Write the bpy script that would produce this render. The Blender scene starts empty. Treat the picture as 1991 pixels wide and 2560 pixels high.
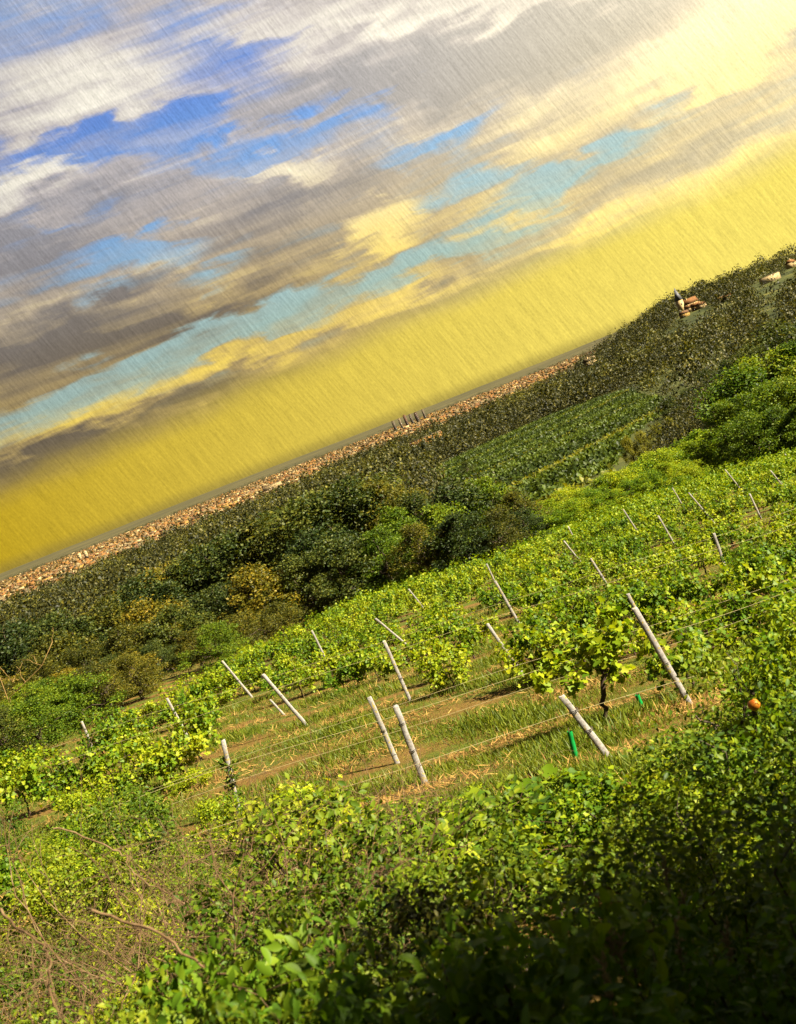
import bpy, math, random
import numpy as np
from mathutils import Vector
R = np.random.default_rng
rad = math.radians
scene = bpy.context.scene
COL = scene.collection

# ------------------------------------------------------------------ camera model
W, H = 1991.0, 2560.0                       # photograph
F = 2745.0                                  # focal length in photograph pixels
ROLL, PITCH = rad(21.3), rad(-4.6)
fwd = np.array([0, math.cos(PITCH), math.sin(PITCH)])
_r0 = np.array([1.0, 0, 0]); _u0 = np.cross(_r0, fwd)
right = math.cos(ROLL) * _r0 - math.sin(ROLL) * _u0
up = math.sin(ROLL) * _r0 + math.cos(ROLL) * _u0

def ray(px, py):
    d = fwd + (px - W / 2) / F * right - (py - H / 2) / F * up
    return d / np.linalg.norm(d)

def azel(px, py):
    d = ray(px, py)
    return math.degrees(math.atan2(d[0], d[1])), math.degrees(math.asin(d[2]))

def proj(p):
    p = np.asarray(p, float); z = p @ fwd
    return W / 2 + F * (p @ right) / z, H / 2 - F * (p @ up) / z

cam = bpy.data.cameras.new('camera')
co = bpy.data.objects.new('camera', cam); COL.objects.link(co)
from mathutils import Matrix
M3 = Matrix(((right[0], up[0], -fwd[0]), (right[1], up[1], -fwd[1]), (right[2], up[2], -fwd[2])))
co.matrix_world = M3.to_4x4()
cam.sensor_fit = 'VERTICAL'; cam.sensor_height = 36.0; cam.sensor_width = 28.0
cam.lens = F / H * 36.0
cam.clip_start = 0.05; cam.clip_end = 60000
cam.dof.use_dof = True; cam.dof.focus_distance = 26.0; cam.dof.aperture_fstop = 4.0
scene.camera = co

# ------------------------------------------------------------------ terrain
PD = np.array([-60, -20, 0, 4, 8, 12, 16.5, 22, 30, 41, 54, 65, 80, 100, 130, 170, 220, 320, 500, 800, 1200, 2000, 3500, 9000, 40000])
PZ = np.array([6, 1.5, -1.65, -2.8, -4.0, -5.0, -5.8, -6.75, -7.5, -8.8, -9.8, -10.8, -12.5, -15, -18.5, -22, -26, -31, -37, -44, -50, -57, -60, -61, -61])

def _sn(x, y, s, seed):
    a, b = seed * 1.7, seed * 2.9
    return (np.sin(x / s + a + 1.3 * np.sin(y / s * .7 + b)) + np.sin(y / s * 1.1 + b + 1.1 * np.sin(x / s * .8 + a))) * .5

def terrain(x, y):
    x = np.asarray(x, float); y = np.asarray(y, float)
    d = np.where(y > 0, np.hypot(y, x * .35), y)
    z = np.interp(d, PD, PZ)
    fade = np.clip((140 - d) / 80, 0, 1)
    z = z - .075 * np.clip(x, -40, 40) * fade * np.clip(d / 12, 0, 1)
    z = z + _sn(x, y, 3.1, 1) * .09 * np.clip(d / 8, 0, 1) + _sn(x, y, 60, 2) * np.clip((d - 120) / 150, 0, 1) * 1.6
    # wooded hill rising on the right
    az = np.degrees(np.arctan2(x, np.maximum(y, 1e-3)))
    k = np.clip((az - 9) / 9, 0, 1); k = k * k * (3 - 2 * k)
    h = np.interp(d, [700, 1300, 2100, 2600, 3600, 5000], [0, 26, 68, 76, 60, 25])
    z = z + k * h * (1 + .06 * _sn(x, y, 210, 4))
    # low ridges at the edge of the plain
    rd = np.clip((d - 9000) / 4500, 0, 1) * np.clip((22000 - d) / 5000, 0, 1)
    z = z + rd * (44 + 14 * _sn(x, y, 2100, 5) + 9 * _sn(x, y, 900, 6))
    return z

def ground_at(px, py, lift=0.0):
    d = ray(px, py)
    ts = np.geomspace(1.0, 30000, 6000)
    P = ts[:, None] * d
    g = terrain(P[:, 0], P[:, 1]) + lift
    i = np.argmax(P[:, 2] < g)
    if P[i, 2] >= g[i]: i = len(ts) - 1
    t0, t1 = ts[max(i - 1, 0)], ts[i]
    for _ in range(30):
        t = (t0 + t1) / 2; p = d * t
        if p[2] < float(terrain(p[0], p[1])) + lift: t1 = t
        else: t0 = t
    return d * t1

def at_depth(px, py, y):
    d = ray(px, py); return d * (y / d[1])

# ------------------------------------------------------------------ materials
def mat(name):
    m = bpy.data.materials.new(name); m.use_nodes = True
    nt = m.node_tree; nt.nodes.clear()
    return m, nt, nt.nodes, nt.links

def ramp(n, stops):
    cr = n.color_ramp
    while len(cr.elements) > 1: cr.elements.remove(cr.elements[-1])
    for i, (p, c) in enumerate(stops):
        e = cr.elements[0] if i == 0 else cr.elements.new(p)
        e.position = p; e.color = (*c, 1)

def leaf_mat(name, stops, trans=.45, rough=.5, objvar=.35):
    m, nt, N, L = mat(name)
    g = N.new('ShaderNodeNewGeometry'); oi = N.new('ShaderNodeObjectInfo')
    tc = N.new('ShaderNodeNewGeometry')
    nz = N.new('ShaderNodeTexNoise'); nz.inputs['Scale'].default_value = .9; nz.inputs['Detail'].default_value = 2
    L.new(tc.outputs['Position'], nz.inputs['Vector'])
    a = N.new('ShaderNodeMath'); a.operation = 'MULTIPLY_ADD'; a.inputs[1].default_value = objvar; L.new(oi.outputs['Random'], a.inputs[0])
    b = N.new('ShaderNodeMath'); b.operation = 'MULTIPLY'; b.inputs[1].default_value = .62 - objvar * .5
    L.new(g.outputs['Random Per Island'], b.inputs[0]); L.new(b.outputs[0], a.inputs[2])
    c = N.new('ShaderNodeMath'); c.operation = 'MULTIPLY_ADD'; c.inputs[1].default_value = .55; L.new(nz.outputs['Fac'], c.inputs[0]); L.new(a.outputs[0], c.inputs[2])
    d = N.new('ShaderNodeMath'); d.operation = 'SUBTRACT'; d.inputs[1].default_value = .16; L.new(c.outputs[0], d.inputs[0])
    r = N.new('ShaderNodeValToRGB'); ramp(r, stops); L.new(d.outputs[0], r.inputs[0])
    p = N.new('ShaderNodeBsdfPrincipled'); p.inputs['Roughness'].default_value = rough
    p.inputs['Specular IOR Level'].default_value = .14
    L.new(r.outputs[0], p.inputs['Base Color'])
    t = N.new('ShaderNodeBsdfTranslucent')
    hs = N.new('ShaderNodeMix'); hs.data_type = 'RGBA'; hs.blend_type = 'MULTIPLY'; hs.inputs[0].default_value = 1
    hs.inputs[7].default_value = (1.15, 1.1, .35, 1); L.new(r.outputs[0], hs.inputs[6]); L.new(hs.outputs[2], t.inputs['Color'])
    mx = N.new('ShaderNodeMixShader'); mx.inputs[0].default_value = trans
    L.new(p.outputs[0], mx.inputs[1]); L.new(t.outputs[0], mx.inputs[2])
    o = N.new('ShaderNodeOutputMaterial'); L.new(mx.outputs[0], o.inputs[0])
    return m

def solid_mat(name, stops, scale=8.0, rough=.8, detail=6, coord='Object', bump=.3, stretch=None, objvar=0.0):
    m, nt, N, L = mat(name)
    tc = N.new('ShaderNodeTexCoord'); nz = N.new('ShaderNodeTexNoise')
    nz.inputs['Scale'].default_value = scale; nz.inputs['Detail'].default_value = detail; nz.inputs['Roughness'].default_value = .65
    src = tc.outputs[coord]
    if stretch:
        mp = N.new('ShaderNodeMapping'); mp.inputs['Scale'].default_value = stretch; L.new(src, mp.inputs[0]); src = mp.outputs[0]
    L.new(src, nz.inputs['Vector'])
    r = N.new('ShaderNodeValToRGB'); ramp(r, stops)
    if objvar:
        oi = N.new('ShaderNodeObjectInfo'); a = N.new('ShaderNodeMath'); a.operation = 'MULTIPLY_ADD'
        a.inputs[1].default_value = objvar; L.new(oi.outputs['Random'], a.inputs[0]); L.new(nz.outputs['Fac'], a.inputs[2])
        b = N.new('ShaderNodeMath'); b.operation = 'SUBTRACT'; b.inputs[1].default_value = objvar / 2; L.new(a.outputs[0], b.inputs[0]); L.new(b.outputs[0], r.inputs[0])
    else: L.new(nz.outputs['Fac'], r.inputs[0])
    p = N.new('ShaderNodeBsdfPrincipled'); p.inputs['Roughness'].default_value = rough; p.inputs['Specular IOR Level'].default_value = .2
    L.new(r.outputs[0], p.inputs['Base Color'])
    if bump:
        bp = N.new('ShaderNodeBump'); bp.inputs['Strength'].default_value = bump; bp.inputs['Distance'].default_value = .02
        L.new(nz.outputs['Fac'], bp.inputs['Height']); L.new(bp.outputs[0], p.inputs['Normal'])
    o = N.new('ShaderNodeOutputMaterial'); L.new(p.outputs[0], o.inputs[0])
    return m

VINE = leaf_mat('vine_leaf', [(0, (.010, .036, .004)), (.36, (.056, .115, .004)), (.64, (.170, .220, .006)), (1, (.31, .30, .010))], .42)
BUSH = leaf_mat('bush_leaf', [(0, (.008, .028, .004)), (.40, (.045, .085, .005)), (.70, (.115, .155, .007)), (1, (.20, .20, .012))], .4)
OLIVE = leaf_mat('olive_leaf', [(0, (.010, .016, .004)), (.38, (.035, .042, .006)), (.68, (.105, .095, .008)), (1, (.23, .15, .012))], .35)
DARKG = leaf_mat('dark_green_leaf', [(0, (.006, .015, .005)), (.45, (.022, .036, .007)), (.78, (.07, .08, .010)), (1, (.14, .13, .014))], .3)
YELLOWG = leaf_mat('yellow_green_leaf', [(0, (.04, .06, .006)), (.5, (.13, .13, .010)), (.8, (.20, .17, .014)), (1, (.26, .19, .018))], .4)
WOODL = leaf_mat('far_wood_leaf', [(0, (.005, .008, .004)), (.42, (.019, .022, .007)), (.68, (.060, .056, .009)), (1, (.15, .12, .014))], .25, objvar=0)
WOODY = leaf_mat('far_wood_light_leaf', [(0, (.012, .018, .006)), (.45, (.05, .055, .010)), (1, (.19, .155, .016))], .25, objvar=0)
FARLIME = leaf_mat('far_lime_leaf', [(0, (.02, .035, .006)), (.5, (.052, .078, .009)), (1, (.11, .13, .012))], .3, objvar=0)
FARVINE = leaf_mat('far_vine_leaf', [(0, (.010, .021, .005)), (.5, (.027, .043, .006)), (1, (.062, .080, .009))], .3, objvar=0)
BROAD = leaf_mat('broad_leaf', [(0, (.02, .06, .006)), (.5, (.07, .14, .007)), (1, (.17, .22, .012))], .5)
BARK = solid_mat('bark', [(.3, (.018, .013, .009)), (.7, (.075, .055, .038))], 14, .9, bump=.6, stretch=(1, 1, .25))
VINEBARK = solid_mat('vine_bark', [(.3, (.016, .010, .007)), (.7, (.06, .038, .024))], 30, .9, bump=.6, stretch=(1, 1, .2))
DEADWOOD = solid_mat('dead_wood', [(.25, (.022, .012, .006)), (.55, (.072, .042, .018)), (.8, (.16, .11, .06))], 9, .85, bump=.2, objvar=.2)
PALEWOOD = solid_mat('pale_wood', [(.25, (.10, .06, .02)), (.7, (.20, .13, .045))], 9, .85, bump=.2)
WIRE = solid_mat('wire', [(.3, (.14, .12, .06)), (.7, (.28, .24, .12))], 6, .5, bump=0)
STEEL = solid_mat('tie_wire', [(.3, (.02, .018, .015)), (.7, (.07, .06, .05))], 20, .6, bump=0)
GUARD = solid_mat('guard_plastic', [(.3, (.003, .11, .02)), (.7, (.005, .18, .035))], 12, .4, bump=0)
FRUIT = solid_mat('ripe_fruit', [(.35, (.42, .07, .01)), (.65, (.50, .24, .02))], 22, .45, bump=.05)
SEED = solid_mat('seed_head', [(.3, (.14, .10, .05)), (.7, (.30, .24, .13))], 40, .9, bump=.2)

def post_mat():
    m, nt, N, L = mat('weathered_concrete')
    tc = N.new('ShaderNodeTexCoord'); oi = N.new('ShaderNodeObjectInfo')
    ad = N.new('ShaderNodeVectorMath'); ad.operation = 'ADD'; L.new(tc.outputs['Object'], ad.inputs[0])
    sc = N.new('ShaderNodeVectorMath'); sc.operation = 'SCALE'; sc.inputs[3].default_value = 13.0
    cx = N.new('ShaderNodeCombineXYZ'); L.new(oi.outputs['Random'], cx.inputs[0]); L.new(cx.outputs[0], sc.inputs[0]); L.new(sc.outputs[0], ad.inputs[1])
    n1 = N.new('ShaderNodeTexNoise'); n1.inputs['Scale'].default_value = 22; n1.inputs['Detail'].default_value = 8; n1.inputs['Roughness'].default_value = .75
    n2 = N.new('ShaderNodeTexNoise'); n2.inputs['Scale'].default_value = 14; n2.inputs['Detail'].default_value = 5
    n3 = N.new('ShaderNodeTexNoise'); n3.inputs['Scale'].default_value = 9; n3.inputs['Detail'].default_value = 4
    for n in (n1, n2, n3): L.new(ad.outputs[0], n.inputs['Vector'])
    r1 = N.new('ShaderNodeValToRGB'); ramp(r1, [(.28, (.055, .05, .045)), (.48, (.17, .16, .15)), (.75, (.29, .28, .27))]); L.new(n1.outputs['Fac'], r1.inputs[0])
    k2 = N.new('ShaderNodeMapRange'); k2.inputs[1].default_value = .60; k2.inputs[2].default_value = .66; L.new(n2.outputs['Fac'], k2.inputs[0])
    m2 = N.new('ShaderNodeMix'); m2.data_type = 'RGBA'; L.new(k2.outputs[0], m2.inputs[0]); L.new(r1.outputs[0], m2.inputs[6]); m2.inputs[7].default_value = (.26, .19, .02, 1)
    k3 = N.new('ShaderNodeMapRange'); k3.inputs[1].default_value = .67; k3.inputs[2].default_value = .70; L.new(n3.outputs['Fac'], k3.inputs[0])
    m3 = N.new('ShaderNodeMix'); m3.data_type = 'RGBA'; L.new(k3.outputs[0], m3.inputs[0]); L.new(m2.outputs[2], m3.inputs[6]); m3.inputs[7].default_value = (.06, .05, .045, 1)
    p = N.new('ShaderNodeBsdfPrincipled'); p.inputs['Roughness'].default_value = .9; L.new(m3.outputs[2], p.inputs['Base Color'])
    bp = N.new('ShaderNodeBump'); bp.inputs['Strength'].default_value = .5; bp.inputs['Distance'].default_value = .01
    L.new(n1.outputs['Fac'], bp.inputs['Height']); L.new(bp.outputs[0], p.inputs['Normal'])
    o = N.new('ShaderNodeOutputMaterial'); L.new(p.outputs[0], o.inputs[0])
    return m
POST = post_mat()

ROWS = .12                                   # rows run along y = y0 + ROWS*x
ROW_GAP = 3.0
def ground_mat():
    m, nt, N, L = mat('ground_cover')
    g = N.new('ShaderNodeNewGeometry'); sp = N.new('ShaderNodeSeparateXYZ'); L.new(g.outputs['Position'], sp.inputs[0])
    def math_(op, a, b=None, c=None):
        n = N.new('ShaderNodeMath'); n.operation = op
        for i, v in enumerate((a, b, c)):
            if v is None: continue
            if isinstance(v, (int, float)): n.inputs[i].default_value = v
            else: L.new(v, n.inputs[i])
        return n.outputs[0]
    def noise(scale, detail=6, rough=.6, vec=None):
        n = N.new('ShaderNodeTexNoise'); n.inputs['Scale'].default_value = scale; n.inputs['Detail'].default_value = detail; n.inputs['Roughness'].default_value = rough
        L.new(vec or g.outputs['Position'], n.inputs['Vector']); return n.outputs['Fac']
    def rmp(f, st):
        r = N.new('ShaderNodeValToRGB'); ramp(r, st); L.new(f, r.inputs[0]); return r.outputs[0]
    def mr(f, a, b):
        n = N.new('ShaderNodeMapRange'); n.interpolation_type = 'SMOOTHSTEP'; n.inputs[1].default_value = a; n.inputs[2].default_value = b; L.new(f, n.inputs[0]); return n.outputs[0]
    def mix(f, a, b):
        n = N.new('ShaderNodeMix'); n.data_type = 'RGBA'; L.new(f, n.inputs[0]); L.new(a, n.inputs[6]); L.new(b, n.inputs[7]); return n.outputs[2]
    X, Y = sp.outputs[0], sp.outputs[1]
    w1 = noise(.7, 3)
    rowc = math_('MULTIPLY_ADD', X, -ROWS, Y)
    rowc = math_('MULTIPLY_ADD', w1, 2.2, rowc)
    fr = math_('FRACT', math_('DIVIDE', rowc, ROW_GAP))
    tri = math_('ABSOLUTE', math_('MULTIPLY_ADD', fr, 2.0, -1.0))
    strawm = mr(math_('MULTIPLY_ADD', noise(1.1, 6, .7), 1.5, tri), 1.05, 1.55)
    green = rmp(noise(9, 7, .7), [(.3, (.015, .024, .004)), (.55, (.05, .062, .006)), (.75, (.10, .09, .010))])
    straw = rmp(noise(14, 8, .8), [(.3, (.02, .010, .004)), (.5, (.085, .048, .012)), (.7, (.17, .11, .03))])
    near = mix(strawm, green, straw)
    far = rmp(noise(.012, 8, .7), [(.35, (.012, .017, .006)), (.52, (.034, .040, .009)), (.66, (.085, .075, .014))])
    dist = math_('POWER', math_('ADD', math_('MULTIPLY', X, X), math_('MULTIPLY', Y, Y)), .5)
    c = mix(mr(dist, 110, 180), near, far)
    town = rmp(noise(.02, 9, .8), [(.35, (.02, .013, .007)), (.55, (.06, .034, .012)), (.7, (.12, .07, .022))])
    c = mix(mr(dist, 2100, 2900), c, town)
    ridge = rmp(noise(.0012, 6, .7), [(.35, (.032, .030, .014)), (.65, (.055, .048, .020))])
    c = mix(mr(dist, 6500, 8500), c, ridge)
    p = N.new('ShaderNodeBsdfPrincipled'); p.inputs['Roughness'].default_value = .95; p.inputs['Specular IOR Level'].default_value = .1
    L.new(c, p.inputs['Base Color'])
    bp = N.new('ShaderNodeBump'); bp.inputs['Strength'].default_value = .6; bp.inputs['Distance'].default_value = .05
    L.new(noise(16, 6, .7), bp.inputs['Height']); L.new(bp.outputs[0], p.inputs['Normal'])
    o = N.new('ShaderNodeOutputMaterial'); L.new(p.outputs[0], o.inputs[0])
    return m

# ------------------------------------------------------------------ mesh helpers
def build_mesh(name, V, polys, mats, midx=None):
    """V (n,3); polys list of (m,k) int arrays."""
    me = bpy.data.meshes.new(name)
    V = np.asarray(V, np.float32)
    me.vertices.add(len(V)); me.vertices.foreach_set('co', V.ravel())
    polys = [np.asarray(p, np.int32) for p in polys if len(p)]
    loops = np.concatenate([p.ravel() for p in polys])
    tot = np.concatenate([np.full(len(p), p.shape[1], np.int32) for p in polys])
    start = np.concatenate([[0], np.cumsum(tot)[:-1]]).astype(np.int32)
    me.loops.add(len(loops)); me.loops.foreach_set('vertex_index', loops)
    me.polygons.add(len(tot)); me.polygons.foreach_set('loop_start', start)
    try: me.polygons.foreach_set('loop_total', tot)
    except Exception: pass
    for m in (mats if isinstance(mats, (list, tuple)) else [mats]): me.materials.append(m)
    if midx is not None: me.polygons.foreach_set('material_index', np.asarray(midx, np.int32))
    me.update(calc_edges=True); me.validate()
    return me

def add(name, me, parent=None, loc=None, rotz=0.0):
    o = bpy.data.objects.new(name, me); COL.objects.link(o)
    if parent: o.parent = parent
    if loc is not None: o.location = loc
    o.rotation_euler = (0, 0, rotz)
    return o

def tag(o, label=None, cat=None, group=None, kind=None):
    if label: o['label'] = label
    if cat: o['category'] = cat
    if group: o['group'] = group
    if kind: o['kind'] = kind
    return o

def thing(name, label, cat, loc=(0, 0, 0), rotz=0.0, group=None):
    o = bpy.data.objects.new(name, None); COL.objects.link(o); o.empty_display_size = .2
    o.location = loc; o.rotation_euler = (0, 0, rotz)
    return tag(o, label, cat, group)

class MB:
    def __init__(s): s.v = []; s.q = []; s.t = []; s.n = 0; s.mq = []; s.mt = []
    def tube(s, pts, rs, k=6, mi=0, cap=True):
        pts = np.asarray(pts, float); rs = np.broadcast_to(np.asarray(rs, float), (len(pts),))
        T = np.gradient(pts, axis=0); T /= np.linalg.norm(T, axis=1)[:, None] + 1e-9
        a = np.array([0, 0, 1.0]) if abs(T[0][2]) < .8 else np.array([1.0, 0, 0])
        u = np.cross(T, a); u /= np.linalg.norm(u, axis=1)[:, None] + 1e-9
        w = np.cross(T, u); th = np.arange(k) / k * 2 * math.pi
        ring = pts[:, None] + rs[:, None, None] * (np.cos(th)[None, :, None] * u[:, None] + np.sin(th)[None, :, None] * w[:, None])
        b = s.n; s.v.append(ring.reshape(-1, 3)); s.n += len(pts) * k
        i = np.arange(len(pts) - 1)[:, None] * k + b; j = np.arange(k)[None, :]; j2 = (j + 1) % k
        Q = np.stack([i + j, i + j2, i + k + j2, i + k + j], -1).reshape(-1, 4)
        s.q.append(Q); s.mq.append(np.full(len(Q), mi))
        if cap:
            for e, p in ((0, pts[0]), (len(pts) - 1, pts[-1])):
                s.v.append(p[None]); c = s.n; s.n += 1
                jj = np.arange(k); Tt = np.stack([b + e * k + jj, b + e * k + (jj + 1) % k, np.full(k, c)], -1)
                s.t.append(Tt); s.mt.append(np.full(k, mi))
    def box(s, lo, hi, mi=0, top=None, skip=()):
        lo = np.asarray(lo, float); hi = np.asarray(hi, float)
        V = np.array([[lo[0], lo[1], lo[2]], [hi[0], lo[1], lo[2]], [hi[0], hi[1], lo[2]], [lo[0], hi[1], lo[2]],
                      [lo[0], lo[1], hi[2]], [hi[0], lo[1], hi[2]], [hi[0], hi[1], hi[2]], [lo[0], hi[1], hi[2]]])
        s.raw(V, [[0, 3, 2, 1], [4, 5, 6, 7], [0, 1, 5, 4], [1, 2, 6, 5], [2, 3, 7, 6], [3, 0, 4, 7]], [], mi)
    def raw(s, V, quads, tris, mi=0):
        b = s.n; s.v.append(np.asarray(V, float)); s.n += len(V)
        if len(quads): s.q.append(np.asarray(quads) + b); s.mq.append(np.full(len(quads), mi))
        if len(tris): s.t.append(np.asarray(tris) + b); s.mt.append(np.full(len(tris), mi))
    def mesh(s, name, mats):
        q = np.concatenate(s.q) if s.q else np.zeros((0, 4), int); t = np.concatenate(s.t) if s.t else np.zeros((0, 3), int)
        mi = np.concatenate([np.concatenate(s.mq) if s.mq else np.zeros(0, int), np.concatenate(s.mt) if s.mt else np.zeros(0, int)])
        return build_mesh(name, np.concatenate(s.v), [q, t], mats, mi)

# leaf templates: x width, y length, z fold
def T_(v, f): return np.array(v, float), [np.array([x for x in f if len(x) == k]) for k in (3, 4) if any(len(x) == k for x in f)]
DIAMOND = T_([(0, 0, 0), (-.36, .5, .12), (0, 1, -.06), (.36, .5, .12)], [(0, 3, 2), (0, 2, 1)])
OVAL = T_([(0, 0, 0), (-.2, .25, .07), (-.26, .55, .08), (0, 1, -.10), (.26, .55, .08), (.2, .25, .07), (0, .5, 0)],
          [(0, 6, 1), (1, 6, 2), (2, 6, 3), (3, 6, 4), (4, 6, 5), (5, 6, 0)])
def _blade_leaf(hw, droop, fold):
    t = [0, .12, .28, .46, .64, .80, .92, 1.0]; w = [.03, .55, .88, 1.0, .92, .66, .32, .02]
    v = []
    for a, b in zip(t, w):
        z = -droop * a * a; v += [(-hw * b, a, z + fold * b), (0, a, z), (hw * b, a, z + fold * b)]
    f = [(3 * i + k, 3 * i + k + 1, 3 * i + k + 4, 3 * i + k + 3) for i in range(7) for k in (0, 1)]
    return T_(v, f)
BROADL = _blade_leaf(.27, .22, .09)
LANCE = T_([(0, 0, 0), (-.12, .3, .05), (-.11, .65, .03), (0, 1, -.18), (.11, .65, .03), (.12, .3, .05), (0, .5, -.02)],
           [(0, 6, 1), (1, 6, 2), (2, 6, 3), (3, 6, 4), (4, 6, 5), (5, 6, 0)])
GRAPE = T_([(0, .42, 0), (0, .12, .02), (-.36, 0, .05), (-.5, .38, .10), (-.28, .5, .03), (-.34, .82, .08), (0, 1, -.06), (.34, .82, .08), (.28, .5, .03), (.5, .38, .10), (.36, 0, .05)],
           [(0, i, i + 1) for i in range(1, 10)] + [(0, 10, 1)])
BLADE = T_([(-.03, 0, 0), (.03, 0, 0), (.022, .55, .08), (-.022, .55, .08), (0, 1, .34)], [(0, 1, 2, 3), (3, 2, 4)])

def leaves(P, D, Nn, S, tmpl):
    """arrays of verts and polys of leaves at P growing along D, facing Nn, sized S."""
    tv, tf = tmpl
    D = D / (np.linalg.norm(D, axis=1)[:, None] + 1e-9)
    X = np.cross(D, Nn); X /= np.linalg.norm(X, axis=1)[:, None] + 1e-9
    Z = np.cross(X, D)
    V = P[:, None] + S[:, None, None] * (tv[None, :, 0, None] * X[:, None] + tv[None, :, 1, None] * D[:, None] + tv[None, :, 2, None] * Z[:, None])
    off = np.arange(len(P)) * len(tv)
    polys = [(f[None] + off[:, None, None]).reshape(-1, f.shape[1]) for f in tf]
    return V.reshape(-1, 3), polys

def merge(parts):
    Vs, by, n = [], {}, 0
    for V, ps in parts:
        Vs.append(V)
        for p in ps: by.setdefault(p.shape[1], []).append(p + n)
        n += len(V)
    return np.concatenate(Vs), [np.concatenate(x) for x in by.values()]

def cloud(rng, C, RR, n, size, tmpl, shell=.55, upb=.55, droop=.1, jit=.8):
    """n leaves in each ellipsoid (centre C, radii RR)."""
    C = np.asarray(C, float); RR = np.asarray(RR, float)
    n = np.broadcast_to(np.asarray(n, int), (len(C),))
    idx = np.repeat(np.arange(len(C)), n); m = len(idx)
    u = rng.normal(size=(m, 3)); u /= np.linalg.norm(u, axis=1)[:, None]
    r = (shell + (1 - shell) * rng.random(m)) * (1 + .22 * rng.normal(size=m).clip(-1.5, 2))
    P = C[idx] + u * RR[idx] * r[:, None]
    D = u * .7 + rng.normal(size=(m, 3)) * jit + np.array([0, 0, -droop])
    Nn = np.array([0, 0, upb]) + u * .6 + rng.normal(size=(m, 3)) * .45
    S = size * (.65 + .7 * rng.random(m))
    return leaves(P, D, Nn, S, tmpl)

def path(rng, a, b, n=6, wob=.08):
    t = np.linspace(0, 1, n)[:, None]; a = np.asarray(a, float); b = np.asarray(b, float)
    p = a + (b - a) * t; L = np.linalg.norm(b - a)
    w = rng.normal(size=(n, 3)) * wob * L; w[0] = 0; w[-1] *= .3
    return p + w

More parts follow.
